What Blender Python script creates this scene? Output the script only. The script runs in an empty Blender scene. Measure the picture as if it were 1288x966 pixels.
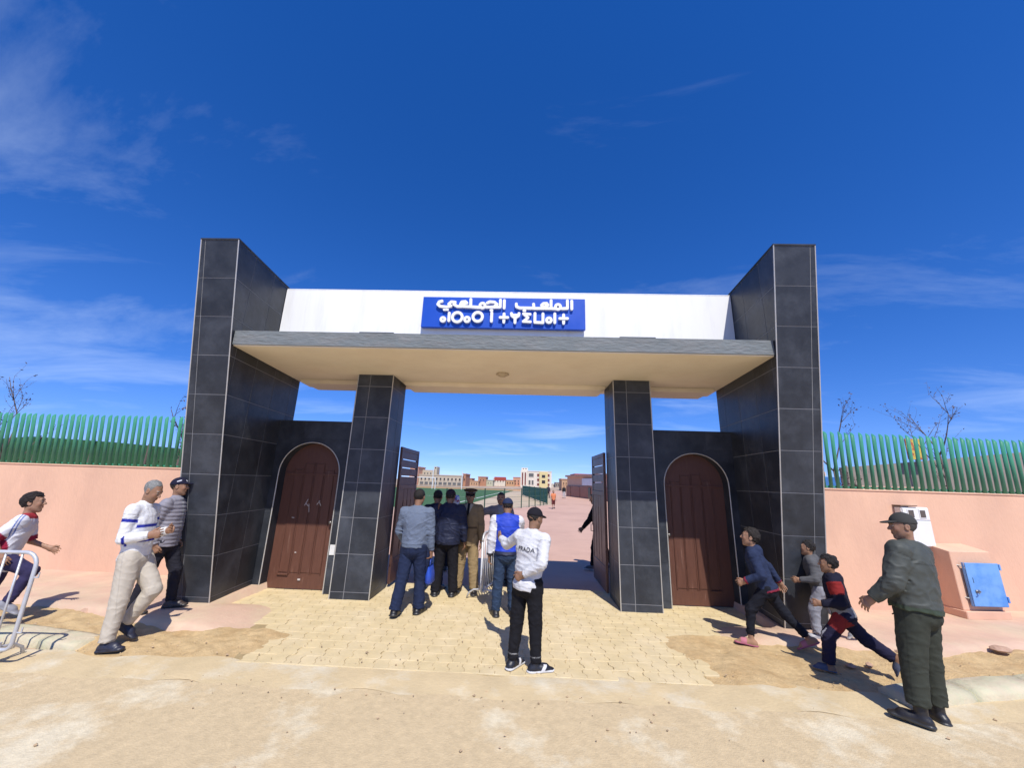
import bpy, bmesh, math, random
import numpy as np
from mathutils import Vector, Matrix, Euler
random.seed(7); RNG = np.random.default_rng(7)
scn = bpy.context.scene; COL = scn.collection
R = math.radians

# ------------------------------------------------------------------ camera
IMW, IMH = 1288, 966
FPX = 484.715; PITCH = .25; ROLL = .032; YAW = -.036
CAM = np.array([.4417, -6.2525, 1.9856])
_cy, _sy, _cp, _sp = math.cos(YAW), math.sin(YAW), math.cos(PITCH), math.sin(PITCH)
_f = np.array([_sy*_cp, _cy*_cp, _sp]); _r = np.array([_cy, -_sy, 0.]); _u = np.cross(_r, _f)
_c, _s = math.cos(ROLL), math.sin(ROLL)
camd = bpy.data.cameras.new('camera'); cam = bpy.data.objects.new('camera', camd); COL.objects.link(cam)
cx_, cy_ = _r*_c + _u*_s, _u*_c - _r*_s
M = Matrix(((cx_[0], cy_[0], -_f[0], CAM[0]), (cx_[1], cy_[1], -_f[1], CAM[1]), (cx_[2], cy_[2], -_f[2], CAM[2]), (0, 0, 0, 1)))
cam.matrix_world = M
camd.sensor_fit = 'HORIZONTAL'; camd.sensor_width = 36.; camd.lens = FPX/IMW*36.; camd.clip_start = .05; camd.clip_end = 6000
scn.camera = cam

# ------------------------------------------------------------------ light
SUN_EL = R(54); SHADOW_AZ = R(-13)            # shadows fall away from the camera and a little to the left
sd = np.array([math.sin(SHADOW_AZ)*math.cos(SUN_EL), math.cos(SHADOW_AZ)*math.cos(SUN_EL), -math.sin(SUN_EL)])
sl = bpy.data.lights.new('sun', 'SUN'); so = bpy.data.objects.new('sun', sl); COL.objects.link(so)
so.rotation_euler = Vector(sd).to_track_quat('-Z', 'Y').to_euler()
sl.energy = 4.3; sl.angle = R(.53); sl.color = (1., .955, .88)
wd = bpy.data.worlds.new('World'); scn.world = wd; wd.use_nodes = True
nt = wd.node_tree; nt.nodes.clear(); N = nt.nodes.new; L = nt.links.new
out = N('ShaderNodeOutputWorld'); bg = N('ShaderNodeBackground'); bg.inputs['Strength'].default_value = .125
sky = N('ShaderNodeTexSky'); sky.sky_type = 'NISHITA'; sky.sun_disc = False
sky.sun_elevation = SUN_EL
to_sun = -sd; sky.sun_rotation = math.atan2(to_sun[0], to_sun[1])
sky.altitude = 600; sky.air_density = 1.0; sky.dust_density = .0; sky.ozone_density = 4.5
hsv = N('ShaderNodeHueSaturation'); hsv.inputs['Saturation'].default_value = 1.26; hsv.inputs['Value'].default_value = 1.0
wb = N('ShaderNodeMix'); wb.data_type = 'RGBA'; wb.blend_type = 'MULTIPLY'; wb.inputs['Factor'].default_value = 1.; wb.inputs['B'].default_value = (1.04, .945, 1.17, 1); L(sky.outputs[0], wb.inputs['A']); L(wb.outputs['Result'], hsv.inputs['Color'])
tcs = N('ShaderNodeTexCoord'); va = N('ShaderNodeVectorMath'); va.operation = 'ADD'; va.inputs[1].default_value = (0, 0, .062); vn = N('ShaderNodeVectorMath'); vn.operation = 'NORMALIZE'
L(tcs.outputs['Generated'], va.inputs[0]); L(va.outputs[0], vn.inputs[0]); L(vn.outputs[0], sky.inputs['Vector'])      # clear desert-edge air: no milky band on the horizon
# thin cirrus: noise on a flat cloud layer high above
tc = N('ShaderNodeTexCoord'); sep = N('ShaderNodeSeparateXYZ'); L(tc.outputs['Generated'], sep.inputs[0])
zc = N('ShaderNodeMath'); zc.operation = 'MAXIMUM'; zc.inputs[1].default_value = .02; L(sep.outputs[2], zc.inputs[0])
za = N('ShaderNodeMath'); za.operation = 'ADD'; za.inputs[1].default_value = .10; L(zc.outputs[0], za.inputs[0])
dx = N('ShaderNodeMath'); dx.operation = 'DIVIDE'; L(sep.outputs[0], dx.inputs[0]); L(za.outputs[0], dx.inputs[1])
dy = N('ShaderNodeMath'); dy.operation = 'DIVIDE'; L(sep.outputs[1], dy.inputs[0]); L(za.outputs[0], dy.inputs[1])
cmb = N('ShaderNodeCombineXYZ'); L(dx.outputs[0], cmb.inputs[0]); L(dy.outputs[0], cmb.inputs[1])
mp = N('ShaderNodeMapping'); mp.inputs['Rotation'].default_value = (0, 0, R(24)); mp.inputs['Scale'].default_value = (.7, 1.5, 1); mp.inputs['Location'].default_value = (3.3, 4.4, 0)
L(cmb.outputs[0], mp.inputs[0])
n1 = N('ShaderNodeTexNoise'); n1.inputs['Scale'].default_value = 1.1; n1.inputs['Detail'].default_value = 9; n1.inputs['Roughness'].default_value = .62; n1.inputs['Distortion'].default_value = .5
L(mp.outputs[0], n1.inputs['Vector'])
n2 = N('ShaderNodeTexNoise'); n2.inputs['Scale'].default_value = .33; n2.inputs['Detail'].default_value = 2
L(cmb.outputs[0], n2.inputs['Vector'])
mul = N('ShaderNodeMath'); mul.operation = 'MULTIPLY'; L(n1.outputs[0], mul.inputs[0]); L(n2.outputs[0], mul.inputs[1])
cr = N('ShaderNodeValToRGB'); cr.color_ramp.elements[0].position = .255; cr.color_ramp.elements[1].position = .62
cr.color_ramp.elements[1].color = (.5, .5, .5, 1); L(mul.outputs[0], cr.inputs[0])
mix = N('ShaderNodeMix'); mix.data_type = 'RGBA'; L(cr.outputs[0], mix.inputs['Factor']); L(hsv.outputs[0], mix.inputs['A'])
mix.inputs['B'].default_value = (6.4, 7.6, 9.4, 1)
L(mix.outputs['Result'], bg.inputs['Color']); L(bg.outputs[0], out.inputs['Surface'])
scn.view_settings.view_transform = 'Standard'; scn.view_settings.look = 'None'; scn.view_settings.gamma = 1; scn.view_settings.use_curve_mapping = False
scn.view_settings.exposure = .25

# ------------------------------------------------------------------ pixel -> point on a known surface
def _ray(px, py):
    a, b = px-IMW/2, py-IMH/2
    u = a*_c+b*_s; v = -a*_s+b*_c
    d = _r*u/FPX-_u*v/FPX+_f
    return d/np.linalg.norm(d)
def onz(px, py, z=0.):
    d = _ray(px, py); return CAM+d*(z-CAM[2])/d[2]
def ony(px, py, y):
    d = _ray(px, py); return CAM+d*(y-CAM[1])/d[1]

# ------------------------------------------------------------------ materials
MATS = {}
def mat(name, col, rough=.8, var=.12, scale=6., bump=.0, bscale=40., metal=0., detail=6, obj_var=0., col2=None, c2pos=(.45, .62), c2scale=1.5, spec=.5, stretch=None, coord='Object', island=0.):
    if name in MATS: return MATS[name]
    m = bpy.data.materials.new(name); m.use_nodes = True; t = m.node_tree; n = t.nodes; k = t.links
    b = n['Principled BSDF']; b.inputs['Roughness'].default_value = rough; b.inputs['Metallic'].default_value = metal
    b.inputs['Specular IOR Level'].default_value = spec
    tcn = n.new('ShaderNodeTexCoord'); vec = tcn.outputs['Object']
    if coord == 'World':
        vec = n.new('ShaderNodeNewGeometry').outputs['Position']
    if stretch:
        mpn = n.new('ShaderNodeMapping'); mpn.inputs['Scale'].default_value = stretch; k.new(vec, mpn.inputs[0]); vec = mpn.outputs[0]
    nz = n.new('ShaderNodeTexNoise'); nz.inputs['Scale'].default_value = scale; nz.inputs['Detail'].default_value = detail; nz.inputs['Roughness'].default_value = .6
    k.new(vec, nz.inputs['Vector'])
    mr = n.new('ShaderNodeMapRange'); mr.inputs['From Min'].default_value = .25; mr.inputs['From Max'].default_value = .75
    mr.inputs['To Min'].default_value = 1-var; mr.inputs['To Max'].default_value = 1+var; k.new(nz.outputs[0], mr.inputs[0])
    src = None
    if col2 is not None:
        nz2 = n.new('ShaderNodeTexNoise'); nz2.inputs['Scale'].default_value = c2scale; nz2.inputs['Detail'].default_value = 7; nz2.inputs['Roughness'].default_value = .65
        k.new(vec, nz2.inputs['Vector'])
        rp = n.new('ShaderNodeValToRGB'); rp.color_ramp.elements[0].position = c2pos[0]; rp.color_ramp.elements[1].position = c2pos[1]
        k.new(nz2.outputs[0], rp.inputs[0])
        mx = n.new('ShaderNodeMix'); mx.data_type = 'RGBA'; k.new(rp.outputs[0], mx.inputs['Factor'])
        mx.inputs['A'].default_value = (*col, 1); mx.inputs['B'].default_value = (*col2, 1); src = mx.outputs['Result']
    vm = n.new('ShaderNodeVectorMath'); vm.operation = 'SCALE'
    if src is None: vm.inputs[0].default_value = col
    else: k.new(src, vm.inputs[0])
    sc_out = mr.outputs[0]
    if obj_var or island:
        if obj_var:
            oi = n.new('ShaderNodeObjectInfo'); rnd = oi.outputs['Random']; amt = obj_var
        else:
            gi = n.new('ShaderNodeNewGeometry'); rnd = gi.outputs['Random Per Island']; amt = island
        m2 = n.new('ShaderNodeMapRange'); m2.inputs['To Min'].default_value = 1-amt; m2.inputs['To Max'].default_value = 1+amt; k.new(rnd, m2.inputs[0])
        mm = n.new('ShaderNodeMath'); mm.operation = 'MULTIPLY'; k.new(sc_out, mm.inputs[0]); k.new(m2.outputs[0], mm.inputs[1]); sc_out = mm.outputs[0]
    k.new(sc_out, vm.inputs['Scale']); k.new(vm.outputs[0], b.inputs['Base Color'])
    rr = n.new('ShaderNodeMapRange'); rr.inputs['To Min'].default_value = max(0, rough-.1); rr.inputs['To Max'].default_value = min(1, rough+.1); k.new(nz.outputs[0], rr.inputs[0]); k.new(rr.outputs[0], b.inputs['Roughness'])
    if bump:
        nb = n.new('ShaderNodeTexNoise'); nb.inputs['Scale'].default_value = bscale; nb.inputs['Detail'].default_value = 6; k.new(vec, nb.inputs['Vector'])
        bp = n.new('ShaderNodeBump'); bp.inputs['Strength'].default_value = bump; bp.inputs['Distance'].default_value = .02; k.new(nb.outputs[0], bp.inputs['Height']); k.new(bp.outputs[0], b.inputs['Normal'])
    MATS[name] = m; return m
def attr_mat(name, rough, bump=0., bscale=120., sub=0., spec=.5, var=.08, scale=30.):
    m = bpy.data.materials.new(name); m.use_nodes = True; t = m.node_tree; n = t.nodes; k = t.links
    b = n['Principled BSDF']; b.inputs['Roughness'].default_value = rough; b.inputs['Specular IOR Level'].default_value = spec
    a = n.new('ShaderNodeAttribute'); a.attribute_name = 'Col'
    tcn = n.new('ShaderNodeTexCoord'); nz = n.new('ShaderNodeTexNoise'); nz.inputs['Scale'].default_value = scale; nz.inputs['Detail'].default_value = 4; k.new(tcn.outputs['Object'], nz.inputs['Vector'])
    mr = n.new('ShaderNodeMapRange'); mr.inputs['From Min'].default_value = .25; mr.inputs['From Max'].default_value = .75; mr.inputs['To Min'].default_value = 1-var; mr.inputs['To Max'].default_value = 1+var; k.new(nz.outputs[0], mr.inputs[0])
    vm = n.new('ShaderNodeVectorMath'); vm.operation = 'SCALE'; k.new(a.outputs['Color'], vm.inputs[0]); k.new(mr.outputs[0], vm.inputs['Scale']); k.new(vm.outputs[0], b.inputs['Base Color'])
    if sub:
        b.inputs['Subsurface Weight'].default_value = sub; b.inputs['Subsurface Radius'].default_value = (1, .4, .2); b.inputs['Subsurface Scale'].default_value = .006
    if bump:
        nb = n.new('ShaderNodeTexNoise'); nb.inputs['Scale'].default_value = bscale; nb.inputs['Detail'].default_value = 3; k.new(tcn.outputs['Object'], nb.inputs['Vector'])
        bp = n.new('ShaderNodeBump'); bp.inputs['Strength'].default_value = bump; bp.inputs['Distance'].default_value = .01; k.new(nb.outputs[0], bp.inputs['Height']); k.new(bp.outputs[0], b.inputs['Normal'])
    MATS[name] = m; return m

# ------------------------------------------------------------------ mesh helpers
class MB:
    def __init__(s): s.v = []; s.f = []
    def add(s, vs, fs):
        o = len(s.v); s.v += [tuple(map(float, p)) for p in vs]; s.f += [tuple(i+o for i in q) for q in fs]; return s
    def box(s, x0, x1, y0, y1, z0, z1):
        return s.add([(x0,y0,z0),(x1,y0,z0),(x1,y1,z0),(x0,y1,z0),(x0,y0,z1),(x1,y0,z1),(x1,y1,z1),(x0,y1,z1)],
                     [(3,2,1,0),(4,5,6,7),(0,1,5,4),(1,2,6,5),(2,3,7,6),(3,0,4,7)])
    def prism(s, poly, ext):     # poly: list of 3d points (planar), ext: extrusion vector
        n = len(poly); e = np.array(ext, float); p = [np.array(q, float) for q in poly]
        nr = sum((np.cross(p[i]-p[0], p[(i+1) % n]-p[0]) for i in range(1, n-1)), np.zeros(3))
        if np.dot(nr, e) > 0: p = p[::-1]
        return s.add(p+[q+e for q in p], [tuple(range(n)), tuple(range(2*n-1, n-1, -1))]+[(i, i+n, (i+1) % n+n, (i+1) % n)[::1] for i in range(n)])
    def tube(s, pts, r, n=8, cap=True):
        P = [np.array(p, float) for p in pts]; m = len(P); rr = r if hasattr(r, '__len__') else [r]*m
        T = []
        for i in range(m):
            t = P[min(i+1, m-1)]-P[max(i-1, 0)]; T.append(t/(np.linalg.norm(t)+1e-12))
        a = np.array([0, 0, 1.]) if abs(T[0][2]) < .9 else np.array([1., 0, 0])
        u = np.cross(T[0], a); u /= np.linalg.norm(u); vs = []
        for i in range(m):
            u = u-T[i]*np.dot(u, T[i]); u /= np.linalg.norm(u)+1e-12; w = np.cross(T[i], u)
            for j in range(n):
                an = 2*math.pi*j/n; vs.append(P[i]+rr[i]*(math.cos(an)*u+math.sin(an)*w))
        fs = [(i*n+j, i*n+(j+1) % n, (i+1)*n+(j+1) % n, (i+1)*n+j) for i in range(m-1) for j in range(n)]
        if cap: fs += [tuple(range(n))[::-1], tuple((m-1)*n+j for j in range(n))]
        return s.add(vs, fs)
    def lathe(s, prof, c=(0, 0, 0), n=16):
        vs = [(c[0]+r*math.cos(2*math.pi*j/n), c[1]+r*math.sin(2*math.pi*j/n), c[2]+z) for r, z in prof for j in range(n)]
        m = len(prof)
        fs = [(i*n+j, i*n+(j+1) % n, (i+1)*n+(j+1) % n, (i+1)*n+j) for i in range(m-1) for j in range(n)]
        fs += [tuple(range(n))[::-1], tuple((m-1)*n+j for j in range(n))]
        return s.add(vs, fs)
    def mesh(s, name, material, smooth=False, bevel=0.):
        me = bpy.data.meshes.new(name); me.from_pydata(s.v, [], s.f); me.validate()
        if bevel:
            bm = bmesh.new(); bm.from_mesh(me); bmesh.ops.bevel(bm, geom=list(bm.edges), offset=bevel, segments=1, affect='EDGES', clamp_overlap=True); bm.to_mesh(me); bm.free()
        me.materials.append(material)
        if smooth: me.polygons.foreach_set('use_smooth', [True]*len(me.polygons))
        me.update(); return me
    def build(s, name, material, parent=None, smooth=False, bevel=0.):
        return link(name, s.mesh(name, material, smooth, bevel), parent)
def link(name, me, parent=None):
    o = bpy.data.objects.new(name, me); COL.objects.link(o)
    if parent is not None: o.parent = parent
    return o
def tag(o, label=None, cat=None, group=None, kind=None):
    if label: o['label'] = label
    if cat: o['category'] = cat
    if group: o['group'] = group
    if kind: o['kind'] = kind
    return o
def empty(name, loc=(0, 0, 0), rz=0., label=None, cat=None, group=None):
    o = bpy.data.objects.new(name, None); COL.objects.link(o); o.location = loc; o.rotation_euler = (0, 0, rz); o.empty_display_size = .2
    return tag(o, label, cat, group)
def copy_tree(o, parent=None):
    c = o.copy(); COL.objects.link(c); c.parent = parent
    for ch in list(o.children): copy_tree(ch, c)
    return c
def vnoise(P, seed=0, scale=1., octaves=3):     # cheap smooth noise from rotated sines, P (...,3)
    rg = np.random.default_rng(seed); r = np.zeros(P.shape[:-1]); a = 1.; tot = 0
    for o in range(octaves):
        for _ in range(3):
            k = rg.normal(size=3); k *= scale*2**o/np.linalg.norm(k)*rg.uniform(.7, 1.3)
            r = r+a*np.sin(P@k*6.283+rg.uniform(0, 6.28)+1.3*np.sin(P@np.roll(k, 1)*4.1+rg.uniform(0, 6.28)))
            tot += a
        a *= .5
    return r/tot*1.6

# ================================================================== ground
def grid_sheet(name, poly_fn, nu, nv, zfn, material, parent=None, kind='structure', smooth=True):
    U, V = np.meshgrid(np.linspace(0, 1, nu), np.linspace(0, 1, nv)); X, Y = poly_fn(U, V); Z = zfn(X, Y)
    vs = np.stack([X.ravel(), Y.ravel(), Z.ravel()], 1)
    fs = [(j*nu+i, j*nu+i+1, (j+1)*nu+i+1, (j+1)*nu+i) for j in range(nv-1) for i in range(nu-1)]
    mb = MB(); mb.v = [tuple(p) for p in vs.tolist()]; mb.f = fs
    o = mb.build(name, material, parent, smooth); tag(o, kind=kind); return o
m_ground = mat('dry_ground', (.46, .34, .24), .95, .16, .5, .3, 8., coord='World', col2=(.36, .25, .17), c2scale=.08)
m_road = mat('dusty_concrete', (.54, .42, .25), .9, .13, 16., .3, 60., coord='World', col2=(.64, .555, .39), c2pos=(.52, .62), c2scale=.85)
m_band = mat('concrete_band', (.55, .43, .25), .9, .12, 3., .3, 30., coord='World', col2=(.60, .53, .39), c2pos=(.5, .68), c2scale=1.6)
m_side = mat('pink_pavement', (.56, .38, .275), .92, .10, 2.5, .3, 30., coord='World', col2=(.58, .44, .30), c2scale=1.1)
m_sand = mat('loose_sand', (.53, .38, .195), .97, .18, 14., .8, 70., coord='World', col2=(.45, .30, .14), c2pos=(.45, .7), c2scale=3.)
m_fore = mat('pink_forecourt', (.57, .36, .265), .92, .07, .8, .15, 20., coord='World', col2=(.50, .31, .23), c2scale=.25)
m_pitch = mat('artificial_turf', (.045, .115, .035), .95, .12, .6, .4, 30., coord='World', stretch=(.25, 2, 1))
m_joint = mat('paver_joint_sand', (.37, .275, .14), .97, .2, 12., .4, 60., coord='World')
m_paver = mat('yellow_paver', (.595, .475, .27), .88, .10, 5., .25, 45., obj_var=.026, coord='World', col2=(.62, .505, .31), c2scale=1.3)
m_paver_i = mat('yellow_paver_far', (.595, .475, .27), .88, .10, 5., .25, 45., island=.026, coord='World', col2=(.62, .505, .31), c2scale=1.3)
m_kerb = mat('kerb_concrete', (.55, .47, .33), .9, .10, 4., .5, 25., coord='World', col2=(.50, .48, .32), c2scale=3.)
m_stone = mat('broken_paving', (.42, .27, .19), .95, .2, 9., .6, 30., obj_var=.2)

g = MB(); g.add([(-2500, -600, -.07), (2500, -600, -.07), (2500, 4000, -.07), (-2500, 4000, -.07)], [(0, 1, 2, 3)])
tag(g.build('ground', m_ground), kind='structure')
XL = -3.05; XR = 2.95
# front of pavement edge in plan: left and right of the drive
def edgeL(x): return -.74-.05*(x+2.9)-.16*np.clip((x+4)*-1, 0, 3)*-1 if False else np.interp(x, [-14, -6.45, -5.2, -3.94, -2.9], [.05, -.25, -.52, -.86, -.80])
def edgeR(x): return np.interp(x, [2.9, 3.6, 5.7, 7.1, 14], [-.25, -.42, -.52, -.28, .1])
def roadL(x): return np.interp(x, [-14, -5.6, -4.9, -4.4, -3.3, -2.6], [-.5, -1.12, -1.25, -1.48, -1.66, -1.66])
# road with a faint swell
grid_sheet('road', lambda U, V: (-16+32*U, -14+12.3*V+.0*U), 161, 61, lambda X, Y: -.022+(.006*np.sin(X*1.7+Y)+.004*np.sin(3.1*X-2*Y))*np.clip((-2.2-Y)/2, 0, 1), m_road)
for nm, x0, x1 in (('road', -300, -16.), ('road', 16., 300)):
    b = MB(); b.add([(x0, -14, -.03), (x1, -14, -.03), (x1, -1.95, -.03), (x0, -1.95, -.03)], [(0, 1, 2, 3)]); tag(b.build(nm, m_road), kind='structure')
# flush concrete strip between road and drive
grid_sheet('road_edge_strip', lambda U, V: (-16+32*U, (-1.97+.05*np.sin(U*97)+.03*np.sin(U*231+1)+V*.49)), 361, 9, lambda X, Y: -.026+.022*np.clip((Y+2.0)/.3, 0, 1)+.002*np.sin(X*6)*np.sin(Y*9), m_band)
# drive: joint-sand bed and interlocking pavers
b = MB(); bl_ = [(2.4, -1.58), (2.6, -1.0), (3.1, -.32), (4.3, .2), (4.3, 2.0), (-4.3, 2.0), (-4.3, .2), (-3.3, -.42), (-2.9, -.78), (-2.7, -1.58)]; b.add([(x, y, -.012) for x, y in bl_], [tuple(range(10))]); drive = tag(b.build('paved_drive', m_joint), kind='structure')
PW, PL, GAP = .165, .222, .0034
ZIG = [(0, 0), (.14, .0), (.28, .02), (.42, .02), (.58, -.0), (.72, 0.0), (.86, .02), (1., .02)]
ZIG = [(0., 0.), (.12, .018), (.38, .018), (.5, 0.), (.62, -.018), (.88, -.018), (1., 0.)]
def paver_poly(g):
    Lf = [(o+g*.5, g*.5+t*(PL-g)) for t, o in ZIG]; Rt = [(o+PW-g*.5, g*.5+t*(PL-g)) for t, o in ZIG]
    return Rt, Lf
def paver_mesh():
    Rt, Lf = paver_poly(GAP); n = len(Rt); out = Rt+Lf[::-1]; N_ = len(out)
    ctr = (PW/2, PL/2); ins = [(x+(ctr[0]-x)*.045, y+(ctr[1]-y)*.035) for x, y in out]
    vs = [(x, y, -.05) for x, y in out]+[(x, y, -.004) for x, y in out]+[(x, y, 0) for x, y in ins]
    fs = [(i, (i+1) % N_, (i+1) % N_+N_, i+N_) for i in range(N_)]+[(i+N_, (i+1) % N_+N_, (i+1) % N_+2*N_, i+2*N_) for i in range(N_)]
    fs += [(2*N_+i, 2*N_+i+1, 2*N_+2*n-2-i, 2*N_+2*n-1-i) for i in range(n-1)]
    return vs, fs
pv, pf = paver_mesh(); pb = MB().add(pv, pf); pme = pb.mesh('paver', m_paver)
spots = []
for j in range(16):
    y = -1.525+j*PL
    xa = np.interp(y, [-1.6, -.75, -.4, .2], [-2.75, -2.95, -3.35, -4.3]); xb = np.interp(y, [-1.6, -1.0, -.3, .2], [2.45, 2.6, 3.15, 4.3])
    for i in range(-30, 30):
        x = i*PW+.02*random.random()*0
        if x < xa+.10*math.sin(j*2.3) or x > xb+.1*math.sin(j*1.7): continue
        spots.append((x, y))
spots.sort(key=lambda p: (p[0]-CAM[0])**2+(p[1]-CAM[1])**2)
rest = MB()
for i, (x, y) in enumerate(spots):
    z = .004*random.gauss(0, .5); tx, ty = random.gauss(0, .006), random.gauss(0, .006)
    if i < 300:
        o = link('paver', pme, drive); o.location = (x, y, z); o.rotation_euler = (tx, ty, random.gauss(0, .006))
    else:
        rest.add([(vx+x, vy+y, vz+z+tx*vy) for vx, vy, vz in pv], pf)
tag(rest.build('paver_field', m_paver_i, drive), kind='stuff')
# pavements beside the gate: raised, sloping down to the drive, with a ragged broken front edge
def sstep(v): v = np.clip(v, 0, 1); return v*v*(3-2*v)
def pavement(name, s, efn, seed):
    xs = np.concatenate([np.linspace(2.75, 9, 190), np.linspace(9.1, 14, 20)])*s
    if s < 0: xs = xs[::-1]
    e = efn(xs)+.035*vnoise(np.stack([xs, xs*0, xs*0+seed], 1), seed, .9, 4)
    rows = [(-.05, 0), (-.02, .3), (.0, .75), (.05, 1.), (.2, 1.), (.4, 1), (.6, 1), (.8, 1), (1., 1), (1.3, 1), (1.7, 1), (2.3, 1), (3.2, 1)]
    vs = []
    for off, k in rows:
        y = e+off; ax_ = np.abs(xs); fx = sstep((ax_-2.95)/.95); fy = np.where(ax_ > 4.13, 1, sstep((.55-y)/.7)); z = -.03+.135*fx*fy
        z = np.where(k < 1, -.07+(z+.07)*k, z)+.004*vnoise(np.stack([xs*2, y*2, xs*0], 1), seed+2, .8, 3); vs += list(zip(xs, y, z))
    n = len(xs); mb = MB(); mb.add(vs, [(k*n+i, k*n+i+1, (k+1)*n+i+1, (k+1)*n+i) for k in range(len(rows)-1) for i in range(n-1)])
    return tag(mb.build(name, m_side, None, True), kind='structure')
pavement('pavement_left', -1, edgeL, 3)
pavement('pavement_right', 1, edgeR, 5)
# loose sand heaps in the trench between pavement and road
def sand(name, x0, x1, lo, hi, seed, amp):
    def fn(U, V):
        X = x0+(x1-x0)*U; a, b_ = lo(X), hi(X); return X, a+(b_-a)*V
    def z(X, Y):
        a, b_ = lo(X), hi(X); v = np.clip((Y-a)/(b_-a), 0, 1); P = np.stack([X, Y, X*0], -1)
        e = np.clip((X-x0)/.5, 0, 1)*np.clip((x1-X)/.5, 0, 1)*np.minimum(v*4, 1)
        return -.035+e*(.03+amp*np.clip(vnoise(P, seed, .8, 4), -.6, 1.)+.35*amp*vnoise(P, seed+1, 4., 3))+.045*v*np.clip((X-x0)/.5, 0, 1)*np.clip((x1-X)/.5, 0, 1)
    grid_sheet(name, fn, 170, 50, z, m_sand)
sand('sand_left', -9.5, -2.3, lambda X: roadL(X), lambda X: edgeL(np.minimum(X, -3.1))+.1, 11, .035)
sand('sand_right', 2.2, 8.5, lambda X: np.interp(X, [2.2, 3.2, 4.4, 5.2, 8.5], [-1.62, -1.66, -1.60, -1.25, -.9]), lambda X: edgeR(np.maximum(X, 3.1))+.06, 17, .035)
# kerbs
def kerb_piece(p0, p1, parent, zs=1.):
    p0, p1 = np.array(p0), np.array(p1); d = p1-p0; ln = np.linalg.norm(d); d /= ln; nrm = np.array([-d[1], d[0]])
    prof = [(-.01, -.08), (.0, .035), (.02, .065), (.06, .085), (.12, .09), (.27, .085), (.33, .05), (.34, -.08)]
    mb = MB(); n = len(prof); m = 6; vs = []
    for k in range(m):
        t = .006+(ln-.012)*k/(m-1); endr = .012 if k in (0, m-1) else 0
        for a, z in prof:
            q = p0+d*t+nrm*(a+.006*math.sin(k*3+a*20)); vs.append((q[0], q[1], (z-endr+.004*math.sin(k*2.1+a*11))*zs if z > 0 else z))
    fs = [(k*n+i, k*n+i+1, (k+1)*n+i+1, (k+1)*n+i)[::-1] for k in range(m-1) for i in range(n-1)]+[tuple(range(n)), tuple((m-1)*n+i for i in range(n))[::-1]]
    mb.add(vs, fs); return mb.build('kerb_stone', m_kerb, parent, True)
kr = tag(empty('kerb', (4.6, -1.6, 0)), 'worn pale concrete kerb edging the road below the blue cabinet', 'kerb')
prev = np.array([4.25, -1.80])
for nx in ((5.05, -1.60), (5.95, -1.41), (6.85, -1.22), (7.8, -1.04), (8.8, -.86)):
    o = kerb_piece(prev-np.array([4.6, -1.6]), np.array(nx)-np.array([4.6, -1.6]), kr); prev = np.array(nx)
kl = tag(empty('kerb', (-4.9, -1.3, 0)), 'worn pale concrete kerb stub at the barrier foot', 'kerb')
prev = np.array([-9., -.62])
for nx in ((-8., -.80), (-7., -.98), (-6.1, -1.14), (-5.2, -1.28), (-4.62, -1.40)):
    kerb_piece(prev-np.array([-4.9, -1.3]), np.array(nx)-np.array([-4.9, -1.3]), kl, .38); prev = np.array(nx)
# broken paving lumps
def lump(name, p, r, sq, label, group, seed):
    rg = random.Random(seed); bm = bmesh.new(); bmesh.ops.create_icosphere(bm, subdivisions=2, radius=1)
    for v in bm.verts:
        q = np.array(v.co); k = 1+.28*float(vnoise(q[None], seed, .45, 2)[0]); v.co = Vector((q[0]*r*k*1.25, q[1]*r*k, max(-.4, q[2])*r*sq*k))
    me = bpy.data.meshes.new(name); bm.to_mesh(me); bm.free(); me.materials.append(m_stone)
    o = link(name, me); o.location = p; o.rotation_euler = (0, 0, rg.random()*6.28); return tag(o, label, 'stone', group)
LUMPS = ['large broken pink paving lump, middle one of three behind the barrier', 'largest broken pink paving lump, lying closest to the striped sweater man', 'flat broken pink paving lump touching the barrier side of the ragged edge',
         'small pink stone in the sand in front of the quilted jacket man', 'small pink stone where the sand meets the yellow pavers', 'tiny pink stone beside the small stone in front of the quilted jacket man']
LUMPR = ['small broken lump in the sand under the tracksuit boy', 'small broken lump in the sand by the kicked back foot of the tracksuit boy', 'tiny broken lump on the pavement beside the guard', 'tiny broken lump in the sand beside the pink sandals']
for i, (px, py, z, r) in enumerate([(92, 760, .03, .09), (118, 768, .04, .10), (70, 757, .04, .07), (236, 790, .02, .05), (291, 795, .0, .045), (246, 788, .03, .03)]):
    p = onz(px, py, z); lump('paving_lump', (p[0], p[1], z), r, .55, LUMPS[i], 'broken paving lumps along the pavement edge', i)
for i, (px, py, z, r) in enumerate([(1070, 838, .02, .04), (1093, 837, .03, .04), (1130, 820, .08, .035), (925, 800, .02, .03)]):
    p = onz(px, py, z); lump('paving_lump', (p[0], p[1], z), r, .6, LUMPR[i], 'broken paving lumps by the boys', 20+i)
p = onz(1258, 817, .10); lump('brick_shard', (p[0], p[1], .105), .085, .45, 'dark flat brick shard lying on the pavement in front of the blue cabinet', None, 40)
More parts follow.
